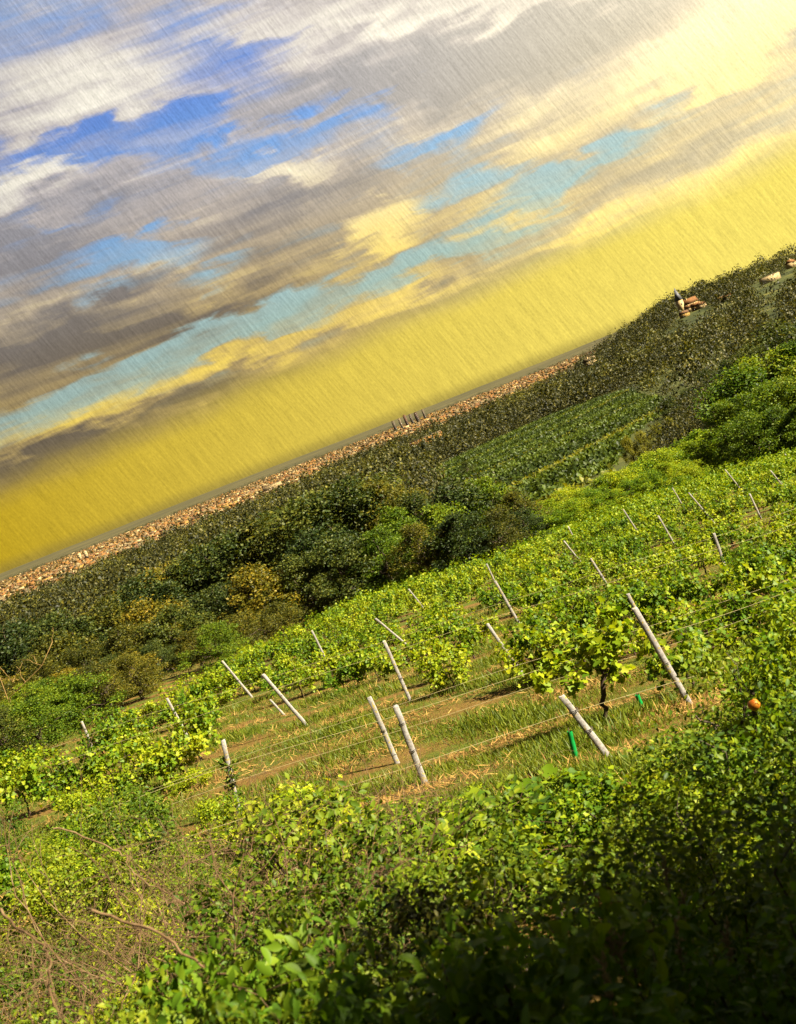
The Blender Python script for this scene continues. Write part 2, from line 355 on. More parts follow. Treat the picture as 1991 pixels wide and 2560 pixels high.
# ------------------------------------------------------------------ world: sky with clouds
EXPO = 2.5
SKYK = 1 / (2 ** EXPO) / .1
SUN_AZ, SUN_EL = 112.0, 40.0
def build_world():
    w = bpy.data.worlds.new('World'); scene.world = w; w.use_nodes = True
    nt = w.node_tree; N, L = nt.nodes, nt.links; N.clear()
    def inp(n, i, v):
        if v is None: return
        if isinstance(v, (int, float)): n.inputs[i].default_value = v
        elif isinstance(v, tuple): n.inputs[i].default_value = v if len(v) == 4 or n.inputs[i].type == 'VECTOR' else (*v, 1)
        else: L.new(v, n.inputs[i])
    def mth(op, a, b=None, c=None):
        n = N.new('ShaderNodeMath'); n.operation = op
        for i, v in enumerate((a, b, c)): inp(n, i, v)
        return n.outputs[0]
    def mr(f, a, b, c=0.0, d=1.0, sm=True):
        n = N.new('ShaderNodeMapRange'); n.interpolation_type = 'SMOOTHSTEP' if sm else 'LINEAR'
        for i, v in enumerate((f, a, b, c, d)): inp(n, i, v)
        return n.outputs[0]
    def mix(f, a, b, bt='MIX'):
        n = N.new('ShaderNodeMix'); n.data_type = 'RGBA'; n.blend_type = bt; n.clamp_factor = True
        inp(n, 0, f); inp(n, 6, a); inp(n, 7, b); return n.outputs[2]
    def comb(x, y, z=0.0):
        n = N.new('ShaderNodeCombineXYZ')
        for i, v in enumerate((x, y, z)): inp(n, i, v)
        return n.outputs[0]
    def noise(vec, s, det=5, ro=.55, dist=0.0):
        n = N.new('ShaderNodeTexNoise'); inp(n, 'Vector', vec)
        n.inputs['Scale'].default_value = s; n.inputs['Detail'].default_value = det; n.inputs['Roughness'].default_value = ro; n.inputs['Distortion'].default_value = dist
        return n.outputs['Fac']
    def rmp(f, st):
        r = N.new('ShaderNodeValToRGB'); ramp(r, st); L.new(f, r.inputs[0]); return r.outputs[0]
    tc = N.new('ShaderNodeTexCoord'); nrm = N.new('ShaderNodeVectorMath'); nrm.operation = 'NORMALIZE'; L.new(tc.outputs['Generated'], nrm.inputs[0])
    sp = N.new('ShaderNodeSeparateXYZ'); L.new(nrm.outputs[0], sp.inputs[0])
    az = mth('MULTIPLY', mth('ARCTAN2', sp.outputs[0], sp.outputs[1]), 180 / math.pi)
    el = mth('MULTIPLY', mth('ARCSINE', sp.outputs[2]), 180 / math.pi)
    # horizon-stretched coordinates for the cloud noise
    q = comb(mth('MULTIPLY', az, .50), mth('MULTIPLY', el, 2.0))
    n1 = noise(q, .16, 6, .52, .5); n2 = noise(q, .55, 5, .5, .3); n3 = noise(comb(mth('ADD', az, 40.0), mth('MULTIPLY', el, 3.0)), .22, 6, .58)
    # ragged edges: warp the layout coordinates
    waz = mth('ADD', az, mth('MULTIPLY_ADD', n2, 6.0, mth('MULTIPLY_ADD', n1, 5.0, -5.5))); wel = mth('ADD', el, mth('MULTIPLY_ADD', n3, 2.6, -1.3))
    wel = mth('ADD', wel, mth('MULTIPLY_ADD', n2, 3.0, -1.5))
    wp = comb(waz, wel)
    n4 = noise(comb(mth('MULTIPLY', az, .16), mth('MULTIPLY', el, 3.2)), .5, 5, .55, .4)
    cov = mth('MULTIPLY_ADD', n1, 1.1, mth('MULTIPLY_ADD', n2, .75, mth('MULTIPLY_ADD', n4, .85, -.54)))
    lum = mth('MULTIPLY_ADD', n3, 1.1, mth('MULTIPLY_ADD', n2, .5, mth('MULTIPLY_ADD', n4, 1.1, -.90)))
    B = [  # px, py (1699-wide view), rx, ry, tilt, coverage, light
        (120, 70, 330, 120, 10, -.55, 0), (480, 110, 170, 80, 5, -.6, 0), (190, 305, 240, 46, 15, -1.5, 0), (380, 335, 90, 28, 5, -.6, 0),
        (680, 270, 240, 44, 18, -.9, 0), (280, 540, 200, 34, 14, -1.2, 0), (200, 628, 70, 20, 15, -.6, 0), (440, 590, 90, 26, 15, -.8, 0),
        (900, 320, 130, 26, 18, -.9, 0), (1010, 390, 130, 26, 22, -.9, 0), (1260, 350, 200, 30, 22, -.9, 0), (880, 455, 55, 28, 0, -.7, 0),
        (1150, 405, 190, 32, 22, -.9, 0), (230, 830, 350, 50, 24, -1.3, 0), (620, 660, 270, 48, 18, -1.2, 0), (950, 535, 200, 34, 22, -.9, 0),
        (1440, 210, 70, 24, 15, -.6, 0), (100, 470, 190, 26, 8, -.45, 0), (560, 330, 150, 45, 15, -.4, 0), (1080, 500, 180, 24, 22, -.6, 0),
        (180, 170, 220, 70, 12, .5, .75), (70, 385, 130, 42, 20, .5, .9), (760, 110, 200, 60, 10, .5, .55), (900, 20, 500, 35, 5, .5, .55),
        (880, 220, 80, 32, 15, .4, .35), (620, 360, 95, 32, 10, .5, .8), (810, 482, 85, 48, 5, .9, 1.3), (1060, 450, 110, 38, 15, .5, .55),
        (1580, 140, 85, 34, 10, .6, 1.7), (1640, 20, 260, 70, 20, .7, 1.5), (1380, 180, 260, 65, 22, .4, .7), (1130, 240, 90, 38, 20, .4, .55),
        (1330, 460, 260, 28, 22, .4, .8), (1600, 340, 160, 34, 22, .4, .8), (1230, 505, 110, 16, 20, .4, .6), (160, 900, 210, 34, 22, .5, .95),
        (480, 770, 220, 24, 20, .5, .75), (830, 640, 190, 30, 20, .4, .6), (480, 620, 130, 34, 15, .3, .45), (250, 690, 120, 22, 16, .2, .35), (340, 545, 90, 30, 15, 0, .4),
        (830, 160, 340, 75, 12, .6, -1.0), (1130, 110, 300, 75, 18, .6, -.85), (60, 540, 190, 66, 10, .3, -.8), (640, 430, 210, 54, 18, .4, -.45),
        (150, 725, 360, 72, 20, .7, -.75), (500, 655, 200, 44, 20, .4, -.45), (100, 1000, 360, 62, 22, .6, -.65), (520, 860, 300, 42, 22, .5, -.5),
        (1020, 612, 260, 26, 22, .4, -.5), (1480, 330, 210, 24, 22, .3, -.45), (230, 440, 190, 52, 15, .3, -.4), (1250, 545, 150, 18, 22, .2, -.35)]
    for (px, py, rx, ry, ang, dc, dl) in B:
        a, e = azel(px * 1.172, py * 1.172); k = 1.172 * 57.3 / F
        mp = N.new('ShaderNodeMapping'); mp.vector_type = 'TEXTURE'
        mp.inputs['Location'].default_value = (a, e, 0); mp.inputs['Rotation'].default_value = (0, 0, rad(ang - 21.3)); mp.inputs['Scale'].default_value = (rx * k * 1.25, ry * k * 1.25, 1)
        L.new(wp, mp.inputs[0])
        gr = N.new('ShaderNodeTexGradient'); gr.gradient_type = 'SPHERICAL'; L.new(mp.outputs[0], gr.inputs[0])
        if dc: cov = mth('MULTIPLY_ADD', gr.outputs['Fac'], dc * .85, cov)
        if dl: lum = mth('MULTIPLY_ADD', gr.outputs['Fac'], dl, lum)
    a = mth('MAXIMUM', mr(cov, -.02, .90), mr(n2, .36, .70, .08, .46))
    wl = mth('ADD', el, mth('MULTIPLY_ADD', n3, 1.2, -.6))
    # clear sky behind the clouds: Sky Texture, warmed towards the horizon by the evening haze
    sk = N.new('ShaderNodeTexSky'); sk.sky_type = 'NISHITA'; sk.sun_disc = False
    sk.sun_elevation = rad(SUN_EL); sk.sun_rotation = rad(SUN_AZ); sk.altitude = 200; sk.air_density = 1.0; sk.dust_density = 1.0
    skc = mix(1.0, sk.outputs[0], (.42, .50, .62), 'MULTIPLY')
    eln = mth('DIVIDE', wl, 30.0)
    s = SKYK
    clear = rmp(eln, [(0, (.66, .52, .05)), (.12, (.68, .55, .05)), (.17, (.46, .46, .16)), (.23, (.30, .40, .24)), (.33, (.32, .46, .40)), (.46, (.17, .35, .62)), (.62, (.07, .20, .62)), (.8, (.26, .41, .70)), (1, (.40, .52, .74))])
    clear = mix(1.0, clear, (s, s, s), 'MULTIPLY')
    clear = mix(.14, clear, skc)
    lm = mr(az, -22, 26, .78, 1.36, False)
    # clouds
    up_ = mr(wl, 6.5, 17)
    drk = mix(up_, (.19, .15, .10), (.36, .35, .38)); mid = mix(up_, (.48, .35, .14), (.58, .53, .52)); bri = mix(up_, (.95, .70, .14), (.98, .92, .78))
    cl = mix(mr(lum, -.05, .60, sm=False), drk, mid); cl = mix(mr(lum, .50, 1.25, sm=False), cl, bri)
    glow = mr(az, -4, 24); warm = mix(mth('MULTIPLY', glow, .45), cl, (1.0, .86, .52))
    cl = mix(1.0, warm, (s, s, s), 'MULTIPLY')
    col = mix(a, clear, cl)
    # yellow evening haze low over the horizon
    hz = mr(mth('ADD', wl, mth('MULTIPLY', az, -.035)), 5.6, 3.2)
    yel = mix(mr(az, -20, 20, sm=False), (.53 * s, .36 * s, .016 * s), (.96 * s, .78 * s, .15 * s))
    col = mix(1.0, col, comb(lm, lm, lm), 'MULTIPLY')
    col = mix(hz, col, yel)
    low = mr(el, .7, -.05)
    col = mix(mth('MULTIPLY', low, .55), col, (.22 * s, .17 * s, .05 * s))
    # thin slanting veils of falling rain
    ca, sa = math.cos(rad(20)), math.sin(rad(20))
    xa = mth('ADD', mth('MULTIPLY', az, ca), mth('MULTIPLY', el, sa)); ya = mth('SUBTRACT', mth('MULTIPLY', el, ca), mth('MULTIPLY', az, sa))
    st = noise(comb(mth('MULTIPLY', xa, 9.0), mth('MULTIPLY', ya, .55)), 1.0, 3, .65)
    st2 = noise(comb(mth('MULTIPLY', xa, 26.0), mth('MULTIPLY', ya, 6.0)), 1.0, 2, .6)
    sf = mth('MULTIPLY_ADD', st, .75, mth('MULTIPLY_ADD', st2, .62, .31))
    col = mix(1.0, col, comb(sf, sf, sf), 'MULTIPLY')
    ovh = mr(el, 28, 50, 1.0, .22); bk = mr(sp.outputs[1], .25, -.5, 1.0, .32); od = mth('MULTIPLY', ovh, bk)
    col = mix(1.0, col, comb(od, od, od), 'MULTIPLY')
    bg = N.new('ShaderNodeBackground'); bg.inputs['Strength'].default_value = .1; L.new(col, bg.inputs['Color'])
    o = N.new('ShaderNodeOutputWorld'); L.new(bg.outputs[0], o.inputs[0])
build_world()

sd = np.array([math.cos(rad(SUN_EL)) * math.sin(rad(SUN_AZ)), math.cos(rad(SUN_EL)) * math.cos(rad(SUN_AZ)), math.sin(rad(SUN_EL))])
sun = bpy.data.lights.new('sun', 'SUN'); sun.energy = 5.0; sun.angle = rad(.5); sun.color = (1.0, .88, .66)
so = bpy.data.objects.new('sun', sun); COL.objects.link(so)
so.rotation_euler = Vector(-sd).to_track_quat('-Z', 'Y').to_euler()

vs = scene.view_settings
vs.view_transform = 'Standard'; vs.look = 'None'; vs.exposure = EXPO; vs.gamma = 1.0; vs.use_curve_mapping = False
scene.cycles.max_bounces = 8; scene.cycles.transparent_max_bounces = 4; scene.cycles.use_denoising = True

# ------------------------------------------------------------------ ground
def build_ground():
    azs = np.radians(np.concatenate([np.linspace(-180, -50, 27)[:-1], np.linspace(-50, 50, 301), np.linspace(50, 180, 27)[1:]]))
    rs = np.concatenate([np.arange(.0, 30, .3) + .3, np.geomspace(30.5, 40000, 230)])
    A, D = np.meshgrid(azs, rs)
    X = D * np.sin(A); Y = D * np.cos(A); Z = terrain(X, Y)
    V = np.stack([X, Y, Z], -1).reshape(-1, 3)
    n, m = len(rs), len(azs)
    i = np.arange(n - 1)[:, None] * m; j = np.arange(m - 1)[None]
    Q = np.stack([i + j, i + j + 1, i + m + j + 1, i + m + j], -1).reshape(-1, 4)[:, ::-1]
    c = len(V); V = np.concatenate([V, [[0, 0, float(terrain(0, 0))]]])
    jj = np.arange(m - 1); Tt = np.stack([jj + 1, jj, np.full(m - 1, c)], -1)[:, ::-1]
    me = build_mesh('ground', V, [Q, Tt], ground_mat())
    me.polygons.foreach_set('use_smooth', np.ones(len(me.polygons), bool))
    tag(add('ground', me), kind='structure')
build_ground()
#PART2
K = 1.172                                     # coordinates below were read off a 1699-wide view
def P_(px, py): return px * K, py * K
LINE = lambda pts: (lambda x: float(np.interp(x, [p[0] for p in pts], [p[1] for p in pts])))
ORD = 'first second third fourth fifth sixth seventh eighth ninth tenth eleventh twelfth thirteenth fourteenth fifteenth sixteenth seventeenth eighteenth nineteenth twentieth'.split()
def ordw(i):
    return ORD[i] if i < 20 else ('twenty-' + ORD[i - 20] if i < 29 else 'thirty-' + ORD[min(i - 30, 8)] if i >= 30 else 'thirtieth')

GRASSM = leaf_mat('grass_blade', [(0, (.03, .055, .006)), (.5, (.095, .125, .010)), (1, (.20, .19, .015))], .4, objvar=0)
STRAWM = leaf_mat('dry_straw', [(0, (.05, .025, .008)), (.45, (.17, .095, .025)), (.75, (.29, .19, .055)), (1, (.36, .28, .10))], .15, .8, objvar=0)

# ------------------------------------------------------------------ vineyard posts
POSTS = [  # top px, base px (full photo), label phrase, short name
    ((1585, 1520), (1728, 1765), .105, 'tall concrete post speckled with yellow lichen beside the taut wire', 'lichen-speckled post', 2),
    ((1569, 1485), (1650, 1640), .085, 'slim concrete post showing its tip just behind the tall lichen-speckled post', 'slim post behind it', 0),
    ((1405, 1742), (1531, 1905), .10, 'strongly leaning concrete post beside the upper green vine guard', 'strongly leaning post', 2),
    ((1219, 1561), (1315, 1696), .09, 'leaning concrete post over straw uphill of the strongly leaning post', 'post over the straw', 1),
    ((1238, 1453), (1300, 1562), .10, 'thick grey post half wrapped in leaves below a single post tip', 'leaf-wrapped post', 1),
    ((1217, 1410), (1245, 1470), .085, 'post tip poking above leaves behind the thick leaf-wrapped post', 'post tip by the hedge', 0),
    ((1022, 1473), (1073, 1537), .08, 'thin post broken up by vine leaves near the dark hedge shadow', 'thin post by the shadow', 0),
    ((1478, 1397), (1531, 1483), .09, 'pale bare post standing uphill of the lichen-speckled post', 'pale bare post', 1),
    ((1411, 1353), (1452, 1405), .085, 'short pale post under another short post in the mid rows', 'lower of the paired short posts', 0),
    ((1421, 1316), (1445, 1366), .08, 'shortest post, upper one of the paired short posts', 'upper of the paired short posts', 0),
    ((1558, 1273), (1608, 1350), .08, 'white post sloping in the bright vines beside a more upright post', 'sloping white post', 0),
    ((1646, 1290), (1691, 1369), .08, 'white post between the sloping post and the lone steep post', 'white middle post', 0),
    ((1784, 1334), (1821, 1439), .09, 'lone steep white post with vines all round its foot', 'lone steep post', 1),
    ((1682, 1220), (1713, 1273), .075, 'small white post beside a long thin leaning post', 'small white post', 0),
    ((1722, 1232), (1794, 1317), .075, 'long thin leaning post in the upper vine rows', 'long thin leaning post', 0),
    ((1875, 1235), (1903, 1296), .08, 'small steep post downhill of two leaning ones near the big tree', 'small steep post', 0),
    ((1813, 1174), (1864, 1238), .08, 'leaning white post close under the shadow of the big round tree', 'post under the big tree', 0),
    ((1927, 1177), (1965, 1224), .075, 'leaning post in the far rows beside the big round tree', 'far leaning post', 0),
    ((1906, 1126), (1923, 1154), .075, 'tiny far post at the foot of the big round tree', 'tiny far post', 0),
    ((1962, 1135), (1995, 1168), .075, 'topmost far post at the edge of the vineyard', 'topmost far post', 0),
    ((990, 1765), (1064, 1962), .105, 'wide front post with dark shaded side and wire tie', 'wide front post', 2),
    ((924, 1744), (994, 1908), .10, 'clean pale post with bolt holes beside the wide front post', 'clean pale post', 1),
    ((659, 1686), (768, 1815), .10, 'long leaning post with its foot on bare straw', 'long leaning post', 1),
    ((556, 1652), (631, 1744), .09, 'leaning post half hidden in leaves next to the long leaning post', 'half hidden leaning post', 1),
    ((418, 1746), (471, 1846), .09, 'post rising from dense leaves at the wood side of the vineyard', 'post in dense leaves', 1),
    ((206, 1803), (238, 1885), .09, 'outermost post sunk in foliage near the brushy wood', 'outermost sunken post', 1),
    ((780, 1577), (825, 1668), .08, 'pale post showing only its top half in far leaves', 'half shown far post', 0),
    ((940, 1546), (1050, 1640), .085, 'most slanted far post crossing the leaves', 'most slanted far post', 0),
    ((961, 1603), (1028, 1757), .09, 'upright post cut by a leaf clump above the wide front post', 'post cut by leaves', 1),
    ((558, 1852), (600, 2037), .09, 'post overgrown by creeper at the brush edge', 'creeper covered post', 1),
    ((676, 1750), (712, 1789), .07, 'low stub post in grass beside the long leaning post', 'low stub post', 0),
    ((1516, 1188), (1528, 1212), .07, 'barely visible post among bright bushes at the field edge', 'barely visible post', 0),
    ((1634, 1122), (1640, 1132), .07, 'faint post tip in the bright bushes below the field', 'faint post tip', 0),
]
def post_mesh(rng, Ltot, wid, lean_vec):
    """square tapered post from 0.35 m in the ground to its chipped top, lean_vec is the shift of the top over Ltot"""
    ts = np.concatenate([[-.35], np.linspace(0, Ltot, 7)])
    V = []; d = wid * .5; c = wid * .09; dep = wid * .42
    prof = np.array([(-d + c, -dep), (d - c, -dep), (d, -dep + c), (d, dep - c), (d - c, dep), (-d + c, dep), (-d, dep - c), (-d, -dep + c)])
    for t in ts:
        s = 1.05 - .12 * t / Ltot
        o = np.array(lean_vec) * t / Ltot + rng.normal(size=2) * wid * .03
        q = prof * s * (1 + rng.normal(size=(8, 1)) * .02)
        V.append(np.column_stack([q[:, 0] + o[0], q[:, 1] + o[1], np.full(8, t)]))
    V[-1][:, 2] += rng.normal(size=8) * .006
    top = V[-1].copy(); cen = top.mean(0); top[:, :2] = cen[:2] + (top[:, :2] - cen[:2]) * .8; top[:, 2] += wid * .12; V.append(top)
    V = np.concatenate(V); n = len(V) // 8
    Q = [[i * 8 + j, i * 8 + (j + 1) % 8, (i + 1) * 8 + (j + 1) % 8, (i + 1) * 8 + j] for i in range(n - 1) for j in range(8)]
    V = np.concatenate([V, [V[-8:].mean(0)]]); c0 = len(V) - 1
    Tt = [[(n - 1) * 8 + j, (n - 1) * 8 + (j + 1) % 8, c0] for j in range(8)]
    return V, Q, Tt
post_info = []
def build_posts():
    for i, (t, b, wid, lab, short, ties) in enumerate(POSTS):
        rng = R(100 + i)
        B = ground_at(*b); T = at_depth(*t, B[1])
        hgt = T[2] - B[2]
        L = max(hgt, .5)
        V, Q, Tt = post_mesh(rng, L, wid, (T[0] - B[0], rng.normal() * .03))
        me = build_mesh('vineyard_post', V, [np.array(Q), np.array(Tt)], POST)
        o = add('vineyard_post', me, None, tuple(B)); tag(o, lab, 'post', 'concrete trellis posts in the vineyard')
        for k in range(ties):
            h = L * (.38 + .33 * k + .12 * rng.random()); s = h / L; m = MB(); th = np.linspace(0, 2 * math.pi * 2.2, 28); r = wid * .66
            m.tube(np.column_stack([np.cos(th) * r + (T[0] - B[0]) * s, np.sin(th) * r * .9, h + th * .004]), .006, 5)
            add('tie_wire', m.mesh('tie_wire', STEEL), o)
        post_info.append((B, short, t, b, hgt))
build_posts()
def creeper():
    rng = R(77); B, _s, t, b, h = post_info[29]; T = at_depth(*t, B[1]) - B
    C = np.array([T * f + rng.normal(size=3) * .07 for f in np.linspace(.15, .72, 14)]); m = MB()
    for k in range(2):
        f = np.linspace(0, .8, 22); m.tube(np.column_stack([T[0] * f + .075 * np.cos(f * 22 + k * 3), T[1] * f + .075 * np.sin(f * 22 + k * 3), T[2] * f]), .007, 4)
    t_ = thing('creeper', 'leafy creeper climbing the overgrown post at the brush edge', 'creeper', tuple(B))
    add('foliage', build_mesh('foliage', *cloud(rng, C, np.full((14, 3), .13), 26, .085, OVAL, .4, .8, .2), BUSH), t_); add('stem', m.mesh('stem', VINEBARK), t_)
creeper()

# ------------------------------------------------------------------ vines
def vine_mesh(seed, nleaf, size, tmpl):
    rng = R(seed); cl = []; P = []
    for s in range(11):
        a = np.array([rng.uniform(-.60, .60), rng.normal() * .06, .58 + rng.normal() * .07])
        b = a + np.array([rng.normal() * .22, rng.normal() * .28, rng.uniform(.15, .60)])
        if rng.random() < .35: b[2] = a[2] - rng.uniform(.1, .45); b[1] += rng.normal() * .2
        t = rng.random(nleaf // 11)[:, None]
        p = a + (b - a) * t + rng.normal(size=(len(t), 3)) * np.array([.10, .12, .09]); P.append(p)
    P = np.concatenate(P); n = len(P)
    out = P * np.array([.3, 1.6, 0]); D = out + rng.normal(size=(n, 3)) * .6 + np.array([0, 0, -.35])
    Nn = np.array([0, 0, .8]) + out * 1.1 + rng.normal(size=(n, 3)) * .45
    return leaves(P, D, Nn, size * (.6 + .7 * rng.random(n)), tmpl)
VN = 6
vine_leaf = [build_mesh('vine_foliage', *vine_mesh(200 + i, [640, 760, 520, 460, 700, 360][i], .098, GRAPE), VINE) for i in range(VN)]
vine_lod = [vine_mesh(230 + i, 260, .15, DIAMOND) for i in range(4)]
vine_trunk = []
for i in range(VN):
    rng = R(260 + i); m = MB()
    m.tube(path(rng, (0, 0, -.1), (rng.normal() * .05, 0, .60), 7, .035), np.linspace(.03, .02, 7), 6)
    for s in (-1, 1): m.tube(path(rng, (0, 0, .58), (s * .58, rng.normal() * .04, .64), 5, .05), np.linspace(.018, .009, 5), 5)
    for s in range(5):
        x = rng.uniform(-.5, .5); m.tube(path(rng, (x, 0, .60), (x + rng.normal() * .15, rng.normal() * .15, 1.0 + .2 * rng.random()), 5, .05), np.linspace(.006, .003, 5), 4)
    vine_trunk.append(m.mesh('vine_trunk', VINEBARK))
vine_edge = LINE([(0, 1665), (200, 1590), (360, 1500), (560, 1400), (700, 1335), (1000, 1195), (1120, 1100), (1400, 975), (1500, 945), (1699, 955)])
front_edge = LINE([(0, 1770), (300, 1740), (440, 1640), (520, 1500), (800, 1480), (900, 1500), (1050, 1500), (1200, 1450), (1300, 1450), (1480, 1490), (1560, 1500), (1699, 1470)])
def build_vines():
    rng = R(7); near, far = [], []
    y0 = 13.7 + .0
    r = 0
    while y0 < 112:
        xs = np.arange(-40, 62, 1.22) + rng.random() * 1.2
        for x in xs:
            y = y0 + ROWS * x + rng.normal() * .08
            if y < 13.5: continue
            z = float(terrain(x, y)); px, py = proj((x, y, z)); u, v = px / K, py / K
            if not (-60 < u < 1790) or v < vine_edge(u) or v > front_edge(u): continue
            open_ = math.exp(-(((u - 900) / 330) ** 2 + ((v - 1560) / 75) ** 2)) + .8 * math.exp(-(((u - 640) / 130) ** 2 + ((v - 1540) / 60) ** 2)) + .75 * math.exp(-(((u - 1290) / 130) ** 2 + ((v - 1570) / 60) ** 2))
            open_ += .45 * math.exp(-(((u - 1180) / 220) ** 2 + ((v - 1400) / 60) ** 2)) + .4 * math.exp(-(((u - 1480) / 120) ** 2 + ((v - 1180) / 40) ** 2))
            if rng.random() > .97 - .50 * min(open_, 1) - .30 * (_sn(x, y, 2.6, 41) > .55): continue
            # keep leaves from standing straight in front of a post
            sc = F / y; hid = False
            for (B, _s, a, b, _h) in post_info:
                if not (B[1] - 9 < y < B[1] + .15): continue
                top, bot = py - 1.15 * sc, py - .25 * sc; lo, hi = a[1], a[1] + .68 * (b[1] - a[1])
                if min(bot, hi) - max(top, lo) > 4 and min(abs(px - np.interp(w_, (a[1], b[1]), (a[0], b[0])) - .28 * 1.0 * (w_ - py)) for w_ in (max(top, lo), min(bot, hi))) < .62 * sc: hid = True; break
            if hid and y < 75: continue
            near.append((y, x, z, u, v, r))
        y0 += ROW_GAP; r += 1
    near.sort(); far = near[290:]; near = near[:290]
    # labels: which post each vine stands beside
    rows = {}
    for it in near:
        pi = min(range(len(post_info)), key=lambda k: math.hypot(post_info[k][3][0] / K - it[3], (post_info[k][3][1] / K - it[4]) * 2.2))
        side = 'left' if it[3] < post_info[pi][3][0] / K else 'right'
        rows.setdefault((pi, side), []).append(it)
    lab = {}
    for (pi, side), L in rows.items():
        L.sort(key=lambda it: math.hypot(post_info[pi][3][0] / K - it[3], (post_info[pi][3][1] / K - it[4]) * 2.2))
        for k, it in enumerate(L): lab[it] = f'green grapevine, {ordw(k)} closest on the {side} of the {post_info[pi][1]}'
    for i, it in enumerate(near):
        y, x, z, u, v, r = it; k = int(rng.integers(VN)); s = .85 + .3 * rng.random()
        t = thing('grapevine', lab[it], 'grapevine', (x, y, z), math.atan(ROWS) + (math.pi if rng.random() < .5 else 0), 'grapevines trained on the vineyard rows')
        t.scale = (s, s, s * (.85 + .25 * rng.random()))
        add('foliage', vine_leaf[k], t); add('trunk', vine_trunk[k], t)
    parts = []
    for (y, x, z, u, v, r) in far:
        V, ps = vine_lod[int(rng.integers(4))]; s = .95 + .35 * rng.random(); a = math.atan(ROWS) + (math.pi if rng.random() < .5 else 0)
        c, sn = math.cos(a), math.sin(a); M = np.array([[c, -sn, 0], [sn, c, 0], [0, 0, 1]])
        parts.append((V @ M.T * s + np.array([x, y, z]), ps))
    me = build_mesh('distant_vines', *merge(parts), VINE)
    tag(add('distant_vines', me), 'dense bright green vines of the upper rows running up to the big tree', 'vines', None, 'stuff')
    print('VINES', len(near), len(far))
build_vines()

# trellis wires
def build_wires():
    r = 0; y0 = 16.1
    while y0 < 40:
        for h, nm in ((.72, 'lower'), (1.30, 'upper')):
            if (r in (0, 2, 3)) == (h > 1): continue
            x0, x1 = -.36 * y0, .36 * y0
            xs = np.linspace(x0, x1, 40); ys = y0 + ROWS * xs
            z = terrain(xs, ys); z = np.convolve(np.pad(z, 6, 'edge'), np.ones(13) / 13, 'valid') + h + .02 * np.sin(xs * 1.1)
            m = MB(); m.tube(np.column_stack([xs, ys, z]), .0035, 4)
            tag(add('trellis_wire', m.mesh('trellis_wire', WIRE)), f'{nm} taut wire of the {ordw(r)} vine row above the brush', 'wire', 'trellis wires of the vineyard')
        y0 += ROW_GAP * (1 if y0 < 24 else 2); r += 1
build_wires()

# green growing tubes
def build_guards():
    for (t, b, lab) in (((1424, 1828), (1441, 1900), 'bright green vine guard tube standing in grass left of the strongly leaning post'),
                        ((1593, 1737), (1612, 1783), 'bright green vine guard tube in grass beside the dark vine trunk')):
        B = ground_at(b[0], b[1]); T = at_depth(*t, B[1]); m = MB()
        n = 9; pts = np.linspace((0, 0, -.02), T - B, n); rng = R(3)
        m.tube(pts, .045 * (1 + .08 * rng.normal(size=n)), 10, cap=False)
        m.tube(pts[::-1] * .999, .040, 10, cap=False)
        o = add('vine_guard', m.mesh('vine_guard', GUARD), None, tuple(B)); tag(o, lab, 'vine guard', 'green vine guard tubes')
        m = MB(); m.tube([(0.0, 0, 0), (.01, 0, (T - B)[2] * .5), ((T - B)[0], 0, (T - B)[2] * 1.12)], .009, 5); add('stake', m.mesh('stake', VINEBARK), o)
build_guards()
# old bare vine trunk between the two green tubes
def old_vine():
    B = ground_at(1512, 1815); T = at_depth(1508, 1672, B[1]) - B; rng = R(12); m = MB()
    m.tube(path(rng, (0, 0, -.1), T * .55, 6, .05), np.linspace(.055, .045, 6), 8); m.tube(path(rng, T * .55, T, 6, .06), np.linspace(.045, .05, 6), 8)
    t = thing('grapevine', 'old grapevine with thick dark trunk standing between the two green guard tubes', 'grapevine', tuple(B), 0, 'grapevines trained on the vineyard rows')
    add('trunk', m.mesh('trunk', VINEBARK), t)
    C = T + rng.normal(size=(16, 3)) * np.array([.55, .25, .22]) + np.array([-.1, 0, .3])
    add('foliage', build_mesh('foliage', *cloud(rng, C, np.full((16, 3), .22), 38, .13, GRAPE, .3, .9, .3), VINE), t)
old_vine()

